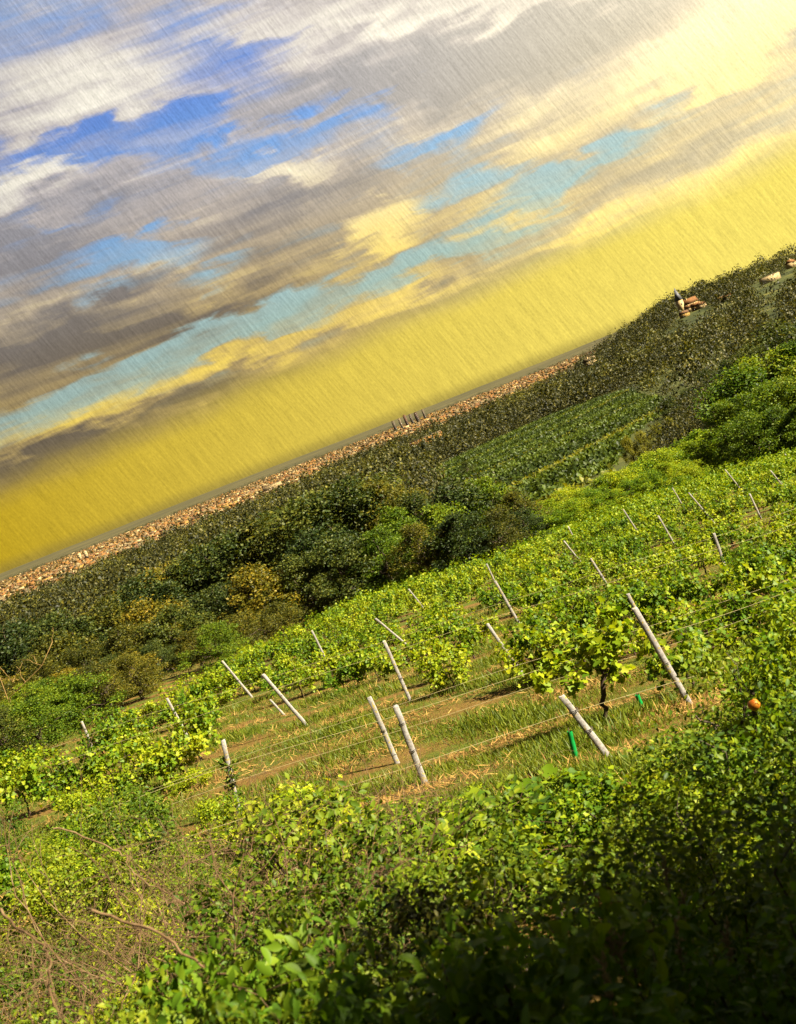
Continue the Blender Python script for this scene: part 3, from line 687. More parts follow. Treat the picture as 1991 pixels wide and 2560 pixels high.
# ------------------------------------------------------------------ grass and straw
def build_grass():
    rng = R(21); Pg, Ps = [], []
    N_ = 380000
    y = 10.5 * np.exp(rng.random(N_) * math.log(52 / 10.5)); x = y * np.tan(np.radians(rng.uniform(-30, 24, N_)))
    z = terrain(x, y); rowc = (y - ROWS * x + .5 * _sn(x, y, 1.3, 9)) / ROW_GAP
    tri = np.abs((rowc % 1) * 2 - 1) + .28 * _sn(x, y, .9, 3)
    P = np.column_stack([x, y, z - .01]); straw = (tri + .25 * rng.normal(size=N_)) > .80
    g = P[~straw]; n = len(g)
    tuft = np.clip(.6 + .6 * _sn(g[:, 0], g[:, 1], .8, 11), .25, 1.4)
    D = np.array([0, 0, 1.0]) + rng.normal(size=(n, 3)) * .42; Nn = rng.normal(size=(n, 3)) + .01
    S = (.10 + .23 * rng.random(n)) * tuft
    w = leaves(g, D, Nn, S, T_([(-.05, 0, 0), (.05, 0, 0), (.036, .55, .08), (-.036, .55, .08), (0, 1, .34)], [(0, 1, 2, 3), (3, 2, 4)]))
    tag(add('grass', build_mesh('grass', *w, GRASSM)), 'green grass between the vine rows', 'grass', None, 'stuff')
    s = P[straw]; n = len(s); s[:, 2] += .03 * rng.random(n)
    D = rng.normal(size=(n, 3)) * np.array([1, 1, .28]) + np.array([0, 0, .16]); Nn = np.array([0, 0, 1.0]) + rng.normal(size=(n, 3)) * .4
    w = leaves(s, D, Nn, .10 + .20 * rng.random(n), T_([(-.04, 0, 0), (.04, 0, 0), (.03, .6, .03), (-.03, .6, .03), (0, 1, 0)], [(0, 1, 2, 3), (3, 2, 4)]))
    tag(add('straw', build_mesh('straw', *w, STRAWM)), 'dry brown straw lying in strips along the vine rows', 'straw', None, 'stuff')
build_grass()

# ------------------------------------------------------------------ trees
def tree_meshes(seed, h=8.0, w=3.6, nl=6500, leaf=.24, low=.12, nclus=46, tmpl=DIAMOND):
    rng = R(seed); m = MB(); th = h * .45
    m.tube(path(rng, (0, 0, -.4), (rng.normal() * .15, rng.normal() * .15, th), 7, .03), np.linspace(.20, .12, 7) * h / 8, 8)
    C, RR = [], []
    for i in range(nclus):
        f = (i + .5) / nclus; zz = low + (1 - low) * f ** .85
        prof = math.sin(math.pi * min(.97, .18 + .80 * zz)) ** .65
        a = i * 2.4 + rng.normal() * .5; rr = w * prof * (.22 + .88 * rng.random())
        c = np.array([math.cos(a) * rr, math.sin(a) * rr, zz * h * (.90 + .10 * rng.random())]); C.append(c)
        s = w * (.15 + .19 * rng.random()); RR.append((s, s, s * .75))
        if i % 3 == 0:
            a0 = np.array([0, 0, th * (.5 + .5 * rng.random())]); m.tube(path(rng, a0, c, 6, .06), np.linspace(.07, .02, 6) * h / 8, 6)
    return m, cloud(rng, C, RR, nl // nclus, leaf, tmpl, .55, .6, .15)
tv = []
for i in range(7):
    h, w = [(8.5, 3.6), (7.5, 3.9), (9.5, 3.3), (6.5, 3.4), (8, 4.2), (10, 3.8), (7, 3.0)][i]
    m, c = tree_meshes(300 + i, h, w, 10500, .19, [.1, .06, .15, .04, .1, .12, .05][i])
    tv.append((h, w, m.mesh('trunk', BARK), c))
crown_cache = {}
def crown(i, M):
    k = (i, M.name)
    if k not in crown_cache: crown_cache[k] = build_mesh('crown', *tv[i][3], M)
    return crown_cache[k]
trng = R(31)
def place_tree(u, v, depth, M, label, group, wide=1.0, vi=None, hmin=2.5):
    T = at_depth(*P_(u, v), depth); z = float(terrain(T[0], depth)); h = max(T[2] - z, hmin)
    i = int(trng.integers(7)) if vi is None else vi
    s = h / tv[i][0]
    t = thing('tree', label, 'tree', (T[0], depth, z), trng.random() * 6.28, group)
    sx = s * wide * max(1.0, min(1.6, (6.0 / h)) ** .5)
    t.scale = (sx, sx, s)
    add('crown', crown(i, M), t); add('trunk', tv[i][2], t)
    return t
def tree_rows():
    back = [(-60, 1365, 104), (20, 1338, 100), (110, 1318, 95), (200, 1288, 100), (290, 1240, 105), (370, 1198, 110), (450, 1155, 110), (540, 1115, 110), (630, 1075, 105), (720, 1040, 105), (800, 1025, 105), (880, 1052, 100), (960, 1040, 95), (1020, 1020, 95), (1085, 1048, 92), (585, 1100, 118), (490, 1140, 118), (670, 1062, 116), (250, 1268, 112), (760, 1034, 112), (330, 1222, 116)]
    mid = [(-30, 1430, 84), (60, 1402, 80), (160, 1382, 80), (260, 1340, 82), (350, 1300, 82), (440, 1262, 85), (530, 1218, 85), (620, 1185, 85), (700, 1150, 85), (790, 1130, 85), (880, 1118, 82), (960, 1100, 80), (1040, 1092, 80), (1100, 1090, 84), (480, 1240, 92), (660, 1140, 93), (830, 1085, 92), (300, 1290, 92), (110, 1362, 90), (920, 1080, 88)]
    front = [(-20, 1490, 66), (60, 1478, 64), (150, 1462, 64), (240, 1445, 64), (330, 1412, 66), (420, 1378, 66), (505, 1338, 68), (580, 1305, 72), (100, 1500, 58), (10, 1530, 56), (290, 1440, 61), (200, 1490, 58), (460, 1362, 63), (-10, 1575, 50), (50, 1562, 50), (110, 1548, 51), (170, 1528, 52), (235, 1505, 54), (20, 1610, 45), (90, 1592, 46), (300, 1475, 57)]
    for L, nm, mats in ((back, 'back', (OLIVE, DARKG, DARKG, OLIVE)), (mid, 'middle', (OLIVE, DARKG, DARKG, OLIVE)), (front, 'front', (BUSH, OLIVE, DARKG, OLIVE))):
        L.sort()
        for i, (u, v, d) in enumerate(L):
            M = mats[int(trng.integers(4))]
            if u > 700 and nm != 'front': M = (OLIVE, BUSH, DARKG, DARKG)[int(trng.integers(4))]
            kind = {'olive_leaf': 'olive brown', 'dark_green_leaf': 'dark green', 'bush_leaf': 'leafy green'}[M.name]
            place_tree(u, v, d, M, f'{kind} bushy tree, {ordw(i)} from the left in the {nm} rank of the dark wood', 'trees of the dark wood behind the vines', 1.35)
    R_ = [(1560, 832, 118), (1620, 792, 120), (1685, 758, 120), (1535, 890, 108), (1600, 865, 106), (1660, 850, 106), (1715, 830, 104), (1700, 895, 96), (1640, 905, 98), (1590, 920, 99)]
    nm = ['round crown tree at the outer edge of the big tree clump', 'tall crown at the back of the big tree clump', 'highest crown of the big tree clump at the photo edge', 'low tree over the deep shadow by the bright bushes', 'tree in the heart of the big clump', 'leafy tree just below the highest crown of the clump', 'tree at the picture edge in the big clump', 'lower edge tree of the big clump above the far posts', 'low round tree above the tiny far post', 'low tree at the front of the big clump by the leaning post']
    for (u, v, d), l in zip(R_, nm): place_tree(u, v - 34, d, BUSH, l, 'trees of the big clump beside the vineyard', 1.4, hmin=4.5)
    Y = [(1335, 932, 190), (1365, 920, 190), (1395, 906, 190), (1425, 895, 190), (1448, 890, 192)]
    for i, (u, v, d) in enumerate(Y): place_tree(u, v, d, YELLOWG, f'yellowish bush, {ordw(i)} along the short hedge below the field counted uphill', 'bushes of the short yellowish hedge', .7, hmin=2.5)
    G = [(1120 + 26 * i + 9 * math.sin(i * 2.1), 1092 - 11.5 * i + 9 * math.sin(i * 1.7), 97 + 1.2 * i) for i in range(15)] + [(1150 + 30 * i + 9 * math.sin(i * 1.3), 1100 - 12.0 * i + 8 * math.sin(i * 2.7), 90 + .9 * i) for i in range(11)]
    G.sort()
    for i, (u, v, d) in enumerate(G): place_tree(u, v, d, VINE, f'bright green bush, {ordw(i)} in the sunlit bank between vines and field', 'bright bushes of the sunlit bank', 1.5, hmin=1.8)
    D = [(1640, 700, 260), (1690, 688, 240), (1590, 742, 280), (1545, 770, 300), (1500, 792, 320), (1610, 740, 210), (1668, 712, 200), (1560, 800, 220), (1460, 830, 330), (1420, 850, 350), (1000, 1010, 480), (1500, 905, 160), (1470, 915, 165), (1220, 975, 190)]
    for i, (u, v, d) in enumerate(D[:11]): place_tree(u, v, d, DARKG, f'dark valley tree, {ordw(i)} along the wood edge beside the striped field', 'dark valley trees beside the field', 1.3, hmin=7)
tree_rows()

# ------------------------------------------------------------------ valley: field strips and far woods
FPX = ((880, 1022), (1010, 1032), (1090, 1085), (1150, 1085), (1310, 1005), (1345, 930), (1465, 862), (1345, 832), (1180, 885))
FP = [ground_at(*P_(*p))[:2] for p in FPX]
def in_poly(x, y, poly):
    r = np.zeros(len(x), bool); n = len(poly)
    for i in range(n):
        (x0, y0), (x1, y1) = poly[i], poly[(i + 1) % n]
        c = ((y0 > y) != (y1 > y)) & (x < (x1 - x0) * (y - y0) / (y1 - y0 + 1e-9) + x0); r ^= c
    return r
def build_field():
    rng = R(41); poly = np.array(FP); lo, hi = poly.min(0), poly.max(0)
    a = np.array(ground_at(*P_(1082, 1038))[:2]); b = np.array(ground_at(*P_(1430, 857))[:2]); d = (b - a) / np.linalg.norm(b - a); nrm_ = np.array([-d[1], d[0]])
    diag = np.linalg.norm(hi - lo); cen = (lo + hi) / 2
    Pg, Pd, Pl_ = [], [], []
    k = -diag / 2; j = 0
    while k < diag / 2:
        gapc = (j % 8 == 3)
        s = np.arange(-diag / 2, diag / 2, .10); o = cen + nrm_ * k; xy = o + d * s[:, None] + rng.normal(size=(len(s), 2)) * 1.5
        xy = xy[in_poly(xy[:, 0], xy[:, 1], FP)]
        if len(xy): (Pd if gapc else (Pl_ if (j // 3) % 2 else Pg)).append(np.column_stack([xy, terrain(xy[:, 0], xy[:, 1]) + (.3 if gapc else .9) + rng.normal(size=len(xy)) * .35]))
        k += 8.5 if not gapc else 9.5; j += 1
    for nm, Pl, M, sz, lab in (('field_vines', Pg, FARVINE, 1.2, 'striped green rows of the far field in the valley'), ('field_pale_rows', Pl_, FARLIME, 1.1, 'paler green rows between the darker ones in the far striped field'), ('field_path_grass', Pd, YELLOWG, 1.2, 'yellowish grass paths between blocks of the far striped field')):
        P = np.concatenate(Pl); n = len(P); print('FIELD', nm, n, P.mean(0))
        D = rng.normal(size=(n, 3)); Nn = np.array([0, 0, 1.0]) + rng.normal(size=(n, 3)) * .6
        tag(add(nm, build_mesh(nm, *leaves(P, D, Nn, sz * (.6 + .8 * rng.random(n)), DIAMOND), M)), lab, 'field', None, 'stuff')
build_field()

def clump(rng, n, sz=.2): # unit crown of leaf cards
    C = rng.normal(size=(5, 3)) * np.array([.45, .45, .25]) + np.array([0, 0, .55])
    return cloud(rng, C, np.full((5, 3), .5) * np.array([1, 1, .85]), n // 5, sz, DIAMOND, .6, .7, .1)
def build_woods():
    rng = R(51); c0 = [clump(rng, 700, .075) for _ in range(5)]; cl = [clump(rng, 260, .135) for _ in range(6)]; cf = [clump(rng, 170, .15) for _ in range(6)]
    N_ = 15000
    d = np.concatenate([125 * np.exp(rng.random(8500) * math.log(2300 / 125)), 520 + 1900 * rng.random(6500) ** .8]); az = np.radians(rng.uniform(-25, 27, N_)); x, y = d * np.sin(az), d * np.cos(az)
    keep = ~in_poly(x, y, FP); azd = np.degrees(az)
    for lift in (0, 7, 13):
        pr = np.array([proj((a_, b_, c_)) for a_, b_, c_ in zip(x, y, terrain(x, y) + lift)]) / K
        keep &= ~in_poly(pr[:, 0], pr[:, 1], FPX)
        for a_, b_, c_, d_ in ((1482, 668, 30, 13), (1690, 575, 20, 13), (1643, 606, 34, 9), (1262, 783, 13, 9), (1458, 672, 9, 14), (1548, 646, 16, 8), (1640, 655, 24, 7), (1455, 700, 30, 4)): keep &= ((pr[:, 0] - a_) / c_) ** 2 + ((pr[:, 1] - b_ + .4 * (pr[:, 0] - a_)) / d_) ** 2 > 1
    dens = .62 + .5 * _sn(x, y, 95, 12) + .3 * _sn(x, y, 310, 13)
    keep &= d < np.interp(azd, [-23, -12, -4, 4, 8.5, 9.5], [1620, 1800, 2050, 2500, 2900, 9000])
    keep &= (rng.random(N_) < dens + .18) & ((_sn(x, y, 85, 33) + .6 * _sn(x, y, 210, 34)) < np.where(d > 350, .95, 9))
    parts, light = [], []
    for xi, yi, di in zip(x[keep], y[keep], d[keep]):
        V, ps = c0[int(rng.integers(5))] if di < 310 else (cl if di < 520 else cf)[int(rng.integers(6))]; r = (2.6 + 4.2 * rng.random() ** 2.2) * (di / 200) ** .36 * (1.0 if di < 500 else 1.3); h = r * (.85 + .45 * rng.random())
        if xi / yi > .2 and di < 400: r *= .8
        lt = _sn(xi, yi, 60, 31) + .7 * _sn(xi, yi, 170, 32) + .5 * rng.normal() > .62
        (light if lt else parts).append((V * np.array([r, r, h]) + np.array([xi, yi, float(terrain(xi, yi)) - .1 * h]), ps))
    A, Bm = merge(parts), merge(light); off = len(A[0]); polys = A[1] + [b + off for b in Bm[1]]
    mi = np.concatenate([np.zeros(sum(len(a) for a in A[1]), int), np.ones(sum(len(b) for b in Bm[1]), int)])
    tag(add('far_woods', build_mesh('far_woods', np.concatenate([A[0], Bm[0]]), polys, [WOODL, WOODY], mi)), 'dark woods filling the valley between the vineyard and the town', 'woods', None, 'stuff')
build_woods()

# ------------------------------------------------------------------ town
def wallm(n, c, c2): return solid_mat(n, [(.3, c), (.7, c2)], .35, .9, bump=0, objvar=.3)
WALLS = [wallm('cream_shaded_wall', (.09, .052, .013), (.21, .13, .03)), wallm('white_shaded_wall', (.13, .09, .04), (.33, .25, .12)), wallm('ochre_shaded_wall', (.10, .047, .012), (.19, .095, .025))]  # wall colours darkened to stand in for cloud shade over the town
ROOFS = [wallm('orange_roof', (.06, .026, .008), (.14, .062, .015)), wallm('brown_roof', (.03, .018, .010), (.08, .04, .018)), wallm('grey_roof', (.045, .034, .02), (.11, .08, .04))]
GLASS = solid_mat('window_glass', [(.3, (.02, .022, .025)), (.7, (.05, .055, .06))], 2, .2, bump=0)
SLATE = solid_mat('slate', [(.3, (.03, .035, .04)), (.7, (.09, .09, .10))], 3, .6, bump=0)
def house_mb(w, dp, h, rh, flat=False, windows=True, ov=.5):
    m = MB(); m.box((-w / 2, -dp / 2, -3), (w / 2, dp / 2, h), 0)
    if windows:
        nx = max(2, int(w / 3)); nf = max(1, int(h / 3))
        for f in range(nf):
            for i in range(nx):
                cx = -w / 2 + (i + .5) * w / nx; z = 1.0 + f * 3.0
                if z + 1.4 > h: continue
                for sy in (-1, 1): m.box((cx - .5, min(sy * dp / 2, sy * (dp / 2 + .04)), z), (cx + .5, max(sy * dp / 2, sy * (dp / 2 + .04)), z + 1.4), 2)
    if flat: m.box((-w / 2 - .3, -dp / 2 - .3, h + .003), (w / 2 + .3, dp / 2 + .3, h + .8), 1)
    else:
        a, b = w / 2 + ov, dp / 2 + ov
        V = [(-a, -b, h - .2), (a, -b, h - .2), (a, b, h - .2), (-a, b, h - .2), (-a, 0, h + rh), (a, 0, h + rh)]
        m.raw(V, [[0, 1, 5, 4], [2, 3, 4, 5], [3, 2, 1, 0]], [[0, 4, 3], [1, 2, 5]], 1)
        m.box((-w * .2, -.5 - dp * .1, h), (-w * .2 + .9, .4 - dp * .1, h + rh + .9), 0)
    return m
HV = []
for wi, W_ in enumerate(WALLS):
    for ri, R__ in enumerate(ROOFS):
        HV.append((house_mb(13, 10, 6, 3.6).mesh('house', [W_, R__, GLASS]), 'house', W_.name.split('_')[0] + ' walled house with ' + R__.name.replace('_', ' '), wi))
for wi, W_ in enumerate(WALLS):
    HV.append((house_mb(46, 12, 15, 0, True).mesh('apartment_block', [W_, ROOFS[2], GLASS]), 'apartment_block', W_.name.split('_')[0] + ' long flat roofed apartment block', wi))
def build_town():
    rng = R(61); N_ = 9000
    az = rng.uniform(-23, 11.5, N_); t = rng.random(N_) ** 1.25
    d0 = np.interp(az, [-23, -12, -4, 4, 10.5], [1750, 1950, 2200, 2700, 3700]); d1 = 7600
    d = d0 * (d1 / d0) ** t
    x, y = d * np.sin(np.radians(az)), d * np.cos(np.radians(az))
    dens = .75 + .5 * _sn(x, y, 420, 21) + .3 * _sn(x, y, 150, 22); keep = rng.random(N_) < dens
    I = np.argsort(d); I = I[keep[I]]
    big = []
    for n, i in enumerate(I):
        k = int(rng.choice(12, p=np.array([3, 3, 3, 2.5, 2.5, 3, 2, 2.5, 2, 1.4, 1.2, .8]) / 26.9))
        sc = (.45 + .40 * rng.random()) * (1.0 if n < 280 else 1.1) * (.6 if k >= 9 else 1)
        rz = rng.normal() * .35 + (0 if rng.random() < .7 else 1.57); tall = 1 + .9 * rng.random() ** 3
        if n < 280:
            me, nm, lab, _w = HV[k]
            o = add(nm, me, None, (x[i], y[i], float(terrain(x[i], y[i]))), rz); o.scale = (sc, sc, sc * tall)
            zone = 'at the near edge of the far town' if az[i] < -8 else 'where the far town meets the valley woods' if az[i] < 1 else 'in the thin end of the far town'
            lab = f'tiny {lab} {zone}'
            tag(o, lab, nm.replace('_', ' '), lab)
        else: big.append((k, x[i], y[i], float(terrain(x[i], y[i])), rz, sc))
    # the rest of the town reads as one mass
    simple = []
    for k in range(12):
        m = house_mb(46, 12, 15, 0, True, False) if k >= 9 else house_mb(14, 11, 6.5, 4, windows=False)
        simple.append((np.concatenate(m.v), np.concatenate(m.q), np.concatenate(m.t) if m.t else np.zeros((0, 3), int), np.concatenate(m.mq), np.concatenate(m.mt) if m.mt else np.zeros(0, int)))
    Vs, Q, Tt, MQ, MT, n = [], [], [], [], [], 0
    for k, xx, yy, zz, rz, sc in big:
        V, q, t_, mq, mt = simple[k]; c, s = math.cos(rz), math.sin(rz); M = np.array([[c, -s, 0], [s, c, 0], [0, 0, 1]])
        Vs.append(V @ M.T * sc + np.array([xx, yy, zz])); Q.append(q + n); Tt.append(t_ + n); n += len(V)
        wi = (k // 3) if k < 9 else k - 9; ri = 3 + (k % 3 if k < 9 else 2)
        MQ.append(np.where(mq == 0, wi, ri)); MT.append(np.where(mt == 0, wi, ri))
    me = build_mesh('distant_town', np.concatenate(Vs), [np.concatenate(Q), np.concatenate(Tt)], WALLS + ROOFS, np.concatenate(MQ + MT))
    tag(add('distant_town', me), 'dense pale and orange town spread along the horizon', 'town', None, 'stuff')
    # trees between the houses
    cl = [clump(rng, 40) for _ in range(4)]; parts = []
    N2 = 4200; az = rng.uniform(-24, 12, N2); d = 1750 * np.exp(rng.random(N2) * math.log(8000 / 1750)); x, y = d * np.sin(np.radians(az)), d * np.cos(np.radians(az))
    for xi, yi, di in zip(x, y, d):
        V, ps = cl[int(rng.integers(4))]; r = (4.5 + 4 * rng.random()) * (di / 2500) ** .6
        parts.append((V * np.array([r * 1.6, r, r * .95]) + np.array([xi, yi, float(terrain(xi, yi))]), ps))
    tag(add('town_trees', build_mesh('town_trees', *merge(parts), WOODL)), 'dark trees scattered between the far town houses', 'trees', None, 'stuff')
build_town()

def tower(u, v_top, d, w, dp, lab, M, grp='towers standing out of the far town'):
    T = at_depth(*P_(u, v_top), d); z = float(terrain(T[0], d)); h = T[2] - z
    m = MB(); m.box((-w / 2, -dp / 2, -2), (w / 2, dp / 2, h), 0); m.box((-w * .3, -dp * .3, h + .003), (w * .3, dp * .3, h + w * .25), 0)
    nf = int(h / 6)
    for f in range(nf): m.box((-w / 2 - .05, -dp / 2 - .06, 2 + f * 6), (w / 2 + .05, -dp / 2 - .003, 4 + f * 6), 1)
    tag(add('tower_block', m.mesh('tower_block', [M, GLASS]), None, (T[0], d, z)), lab, 'tower block', grp)
for a in ((168, 1181, 3300, 9, 9, 'slim pale tower, outer one of the pair in the far town', WALLS[1]), (181, 1176, 3300, 9, 9, 'slim pale tower, inner one of the pair in the far town', WALLS[1]),
          (322, 1128, 3300, 12, 12, 'lone cream tower block in the far town below the ridge', WALLS[0]),
          (838, 899, 5200, 14, 14, 'lowest dark tower block of the skyline group', ROOFS[2]), (851, 893, 5200, 11, 12, 'thin tower beside the lowest block of the skyline group', ROOFS[2]),
          (862, 886, 5200, 14, 14, 'tallest dark tower block of the skyline group', ROOFS[1]), (874, 884, 5300, 12, 12, 'tower just uphill of the tallest skyline block', ROOFS[2]),
          (886, 881, 5300, 17, 13, 'wide grey tower of the skyline group', ROOFS[1]), (901, 874, 5300, 11, 12, 'last tower at the upper end of the skyline group', ROOFS[2])):
    tower(*a)

def hill_things():
    def hs(u, v, sz, k, lab, rz=0.0, name='house', grp=None):
        B = ground_at(*P_(u, v)); me, nm, _l, _w = HV[k]
        o = add(nm, me, None, tuple(B), rz); o.scale = (sz,) * 3; tag(o, lab, nm.replace('_', ' '), grp); return B
    hs(1475, 664, 1.02, 3, 'orange roofed house beside the church spire on the hill', .2)
    hs(1488, 660, 1.02, 0, 'orange roofed house second from the church on the hill', -.1)
    hs(1498, 657, 0.88, 3, 'orange roofed house farthest uphill from the church', .4)
    hs(1462, 676, 0.88, 1, 'brown roofed house just below the church', .1)
    hs(1690, 571, 1.36, 3, 'large white house with orange roof among hilltop trees', .9)
    hs(1540, 645, 0.82, 0, 'small house on the hill crest between church and white house', .2)
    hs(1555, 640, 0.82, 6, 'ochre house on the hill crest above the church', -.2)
    hs(1262, 779, 1.6, 5, 'small white house in the dark valley wood', .2)
    hs(915, 955, 1.0, 11, 'white long building in the dark wood near the town edge', .1)
    hs(584, 1046, 1.1, 10, 'bright white hall at the lower edge of the town', .1)
    hs(1645, 601, 0.61, 10, 'long white building on the wooded hillside below the hilltop house', .15)
    B = ground_at(*P_(1458, 668)); t = thing('church', 'pale church with dark pointed spire on the wooded hill', 'church', tuple(B), .3)
    m = MB(); m.box((-4, -4, -3), (4, 4, 20), 0); m.box((-1, -4.06, 12), (1, -4.003, 15), 1); add('tower', m.mesh('tower', [WALLS[1], GLASS]), t)
    m = MB(); m.raw([(-4.4, -4.4, 20.003), (4.4, -4.4, 20.003), (4.4, 4.4, 20.003), (-4.4, 4.4, 20.003), (0, 0, 40)], [[3, 2, 1, 0]], [[0, 1, 4], [1, 2, 4], [2, 3, 4], [3, 0, 4]]); add('spire', m.mesh('spire', SLATE), t)
    m = house_mb(24, 12, 10, 8, windows=False); me = m.mesh('nave', [WALLS[1], ROOFS[0], GLASS]); o = add('nave', me, t); o.location = (16.2, 0, 0)
hill_things()
# ------------------------------------------------------------------ brush in front of the camera
def shrub_mesh(seed, w, h, n, leaf, tmpl, nclus=26, upb=.7):
    rng = R(seed); C, RR = [], []; m = MB()
    for i in range(nclus):
        a = i * 2.4 + rng.normal() * .3; zz = .12 + .86 * ((i + .5) / nclus); rr = w / 2 * math.sqrt(max(.05, 1 - (zz - .35) ** 2 * 1.6)) * (.3 + .65 * rng.random())
        c = np.array([math.cos(a) * rr, math.sin(a) * rr, zz * h]); C.append(c); s = w * (.10 + .08 * rng.random()); RR.append((s, s, s * .8))
        if i % 2 == 0: m.tube(path(rng, (rng.normal() * .04, rng.normal() * .04, -.15), c * np.array([1, 1, 1.06]), 6, .06), np.linspace(.014, .004, 6), 5)
    return m.mesh('stems', BARK), cloud(rng, C, RR, n // nclus, leaf, tmpl, .25, upb, .12, .9)
SH = {}
def mk(kind, M, *variants):
    L = []
    for v in variants:
        st, fo = shrub_mesh(*v); L.append((v[1], v[2], st, build_mesh('foliage', *fo, M)))
    SH[kind] = L
mk('small', BUSH, (401, 2.2, 1.6, 4200, .062, OVAL), (402, 2.4, 1.5, 4600, .058, OVAL), (403, 1.9, 1.7, 3600, .066, OVAL))
mk('lime', VINE, (411, 2.0, 1.5, 3200, .075, OVAL), (412, 2.2, 1.4, 3600, .070, GRAPE))
mk('olive', OLIVE, (421, 2.3, 1.6, 3800, .056, LANCE), (422, 2.1, 1.5, 3400, .060, OVAL))
mk('broad', BROAD, (431, 1.1, .95, 1250, .056, BROADL, 20), (432, 1.2, .9, 1300, .052, BROADL, 20), (433, 1.0, 1.0, 1000, .062, BROADL, 18))
mk('heart', VINE, (441, 1.5, 1.1, 420, .15, GRAPE, 16),)
frng = R(71)
KW = {'small': 'small leaved shrub', 'lime': 'yellow-green shrub', 'olive': 'olive brown shrub', 'broad': 'broad leaved plant', 'heart': 'heart leaved plant'}
fg_list = []
def shrub(kind, x, y, s, sh=1.0, note=None):
    L = SH[kind]; w, h, st, fo = L[int(frng.integers(len(L)))]
    z = float(terrain(x, y)); t = thing('shrub' if kind not in ('broad', 'heart') else 'leafy_plant', '', 'shrub' if kind not in ('broad', 'heart') else 'plant', (x, y, z), frng.random() * 6.28, None)
    t.scale = (s, s, s * sh); add('foliage', fo, t); add('stems', st, t)
    u, v = proj((x, y, z + h * s * sh)); fg_list.append((t, kind, u / K, v / K, y, note)); return t
top_line = LINE([(-100, 1560), (0, 1580), (200, 1610), (400, 1640), (700, 1690), (860, 1720), (1000, 1705), (1150, 1655), (1300, 1650), (1400, 1640), (1480, 1560), (1600, 1450), (1699, 1360), (1800, 1340)])
HOL = [(690, 1985, 110, 95), (1130, 1900, 230, 120), (1330, 2110, 130, 130)]
def fill_brush():
    for yk, dx in ((25, 2.2), (21.5, 2.0), (18.8, 1.8), (16.5, 1.7), (14.2, 1.6), (12.2, 1.5), (10.4, 1.35), (8.8, 1.2), (7.4, 1.1), (6.1, .95), (5.0, .8), (4.0, .6), (3.2, .5)):
        x = -yk * .62
        while x < yk * .42:
            xx = x + frng.normal() * dx * .25; yy = yk + frng.normal() * yk * .05; x += dx
            z = float(terrain(xx, yy)); want = .8 + .75 * frng.random()
            if yk < 5.5: want *= .72
            # lower the shrub until it leaves the vineyard in view
            while want > .3:
                u, v = proj((xx, yy, z + want)); 
                if v / K > top_line(u / K) - 6 + 30 * frng.random(): break
                want -= .08
            u, v = proj((xx, yy, z + want)); u /= K; v /= K; ub, vb = proj((xx, yy, z + .1)); ub /= K; vb /= K
            if 4.5 < yk < 11 and ub < 620: want *= .64
            if want <= .38 or not (-120 < u < 1820) or v > 2300: continue
            if yk > 17 and u > 470: continue
            if any(((ub - a) / c) ** 2 + ((vb - b) / d) ** 2 < 1 or ((u - a) / c) ** 2 + ((v - b) / d) ** 2 < .8 for a, b, c, d in HOL): continue
            left = u < 520
            if yk > 11: kind = frng.choice(['small', 'lime', 'lime', 'lime'] if not left else ['small', 'lime', 'small', 'lime'])
            elif yk > 5.5: kind = frng.choice(['small', 'lime', 'small', 'small'] if not left else ['olive', 'small', 'lime', 'small'])
            else: kind = frng.choice(['broad', 'small', 'small', 'olive'] if u < 1150 else ['small', 'broad', 'small', 'broad'])
            w, h = SH[kind][0][:2]; s = max(.55, min(1.15, want / h * 1.15)); 
            if kind == 'broad': s = min(max(want / h, .6), 1.0)
            shrub(kind, xx, yy, s, want / (h * s))
    for (u, v, d, kind, s) in ((1040, 2010, 3.4, 'broad', .9), (930, 2040, 3.3, 'broad', .8), (1110, 2040, 3.2, 'broad', .9), (1075, 1700, 9.5, 'heart', 1.0), (1160, 1690, 10, 'heart', .9), (1010, 1760, 8.5, 'heart', .7), (1150, 2070, 3.0, 'broad', 1.0), (1060, 2100, 2.9, 'broad', .9), (960, 2110, 3.0, 'broad', .85), (1190, 2010, 3.2, 'broad', .8), (860, 2080, 3.3, 'broad', .9),
                               (430, 2010, 4.2, 'broad', .9), (500, 1990, 4.4, 'small', .55), (300, 2075, 3.8, 'broad', .9), (180, 2090, 3.6, 'small', .5), (600, 2100, 3.4, 'broad', .9), (80, 2120, 3.3, 'broad', .8), (380, 2120, 3.1, 'small', .5)):
        T = at_depth(*P_(u, v), d); z = float(terrain(T[0], d)); h = SH[kind][0][1]; hh = max(T[2] - z, .35)
        shrub(kind, T[0], d, s, min(hh / (h * s), 1.25))
fill_brush()
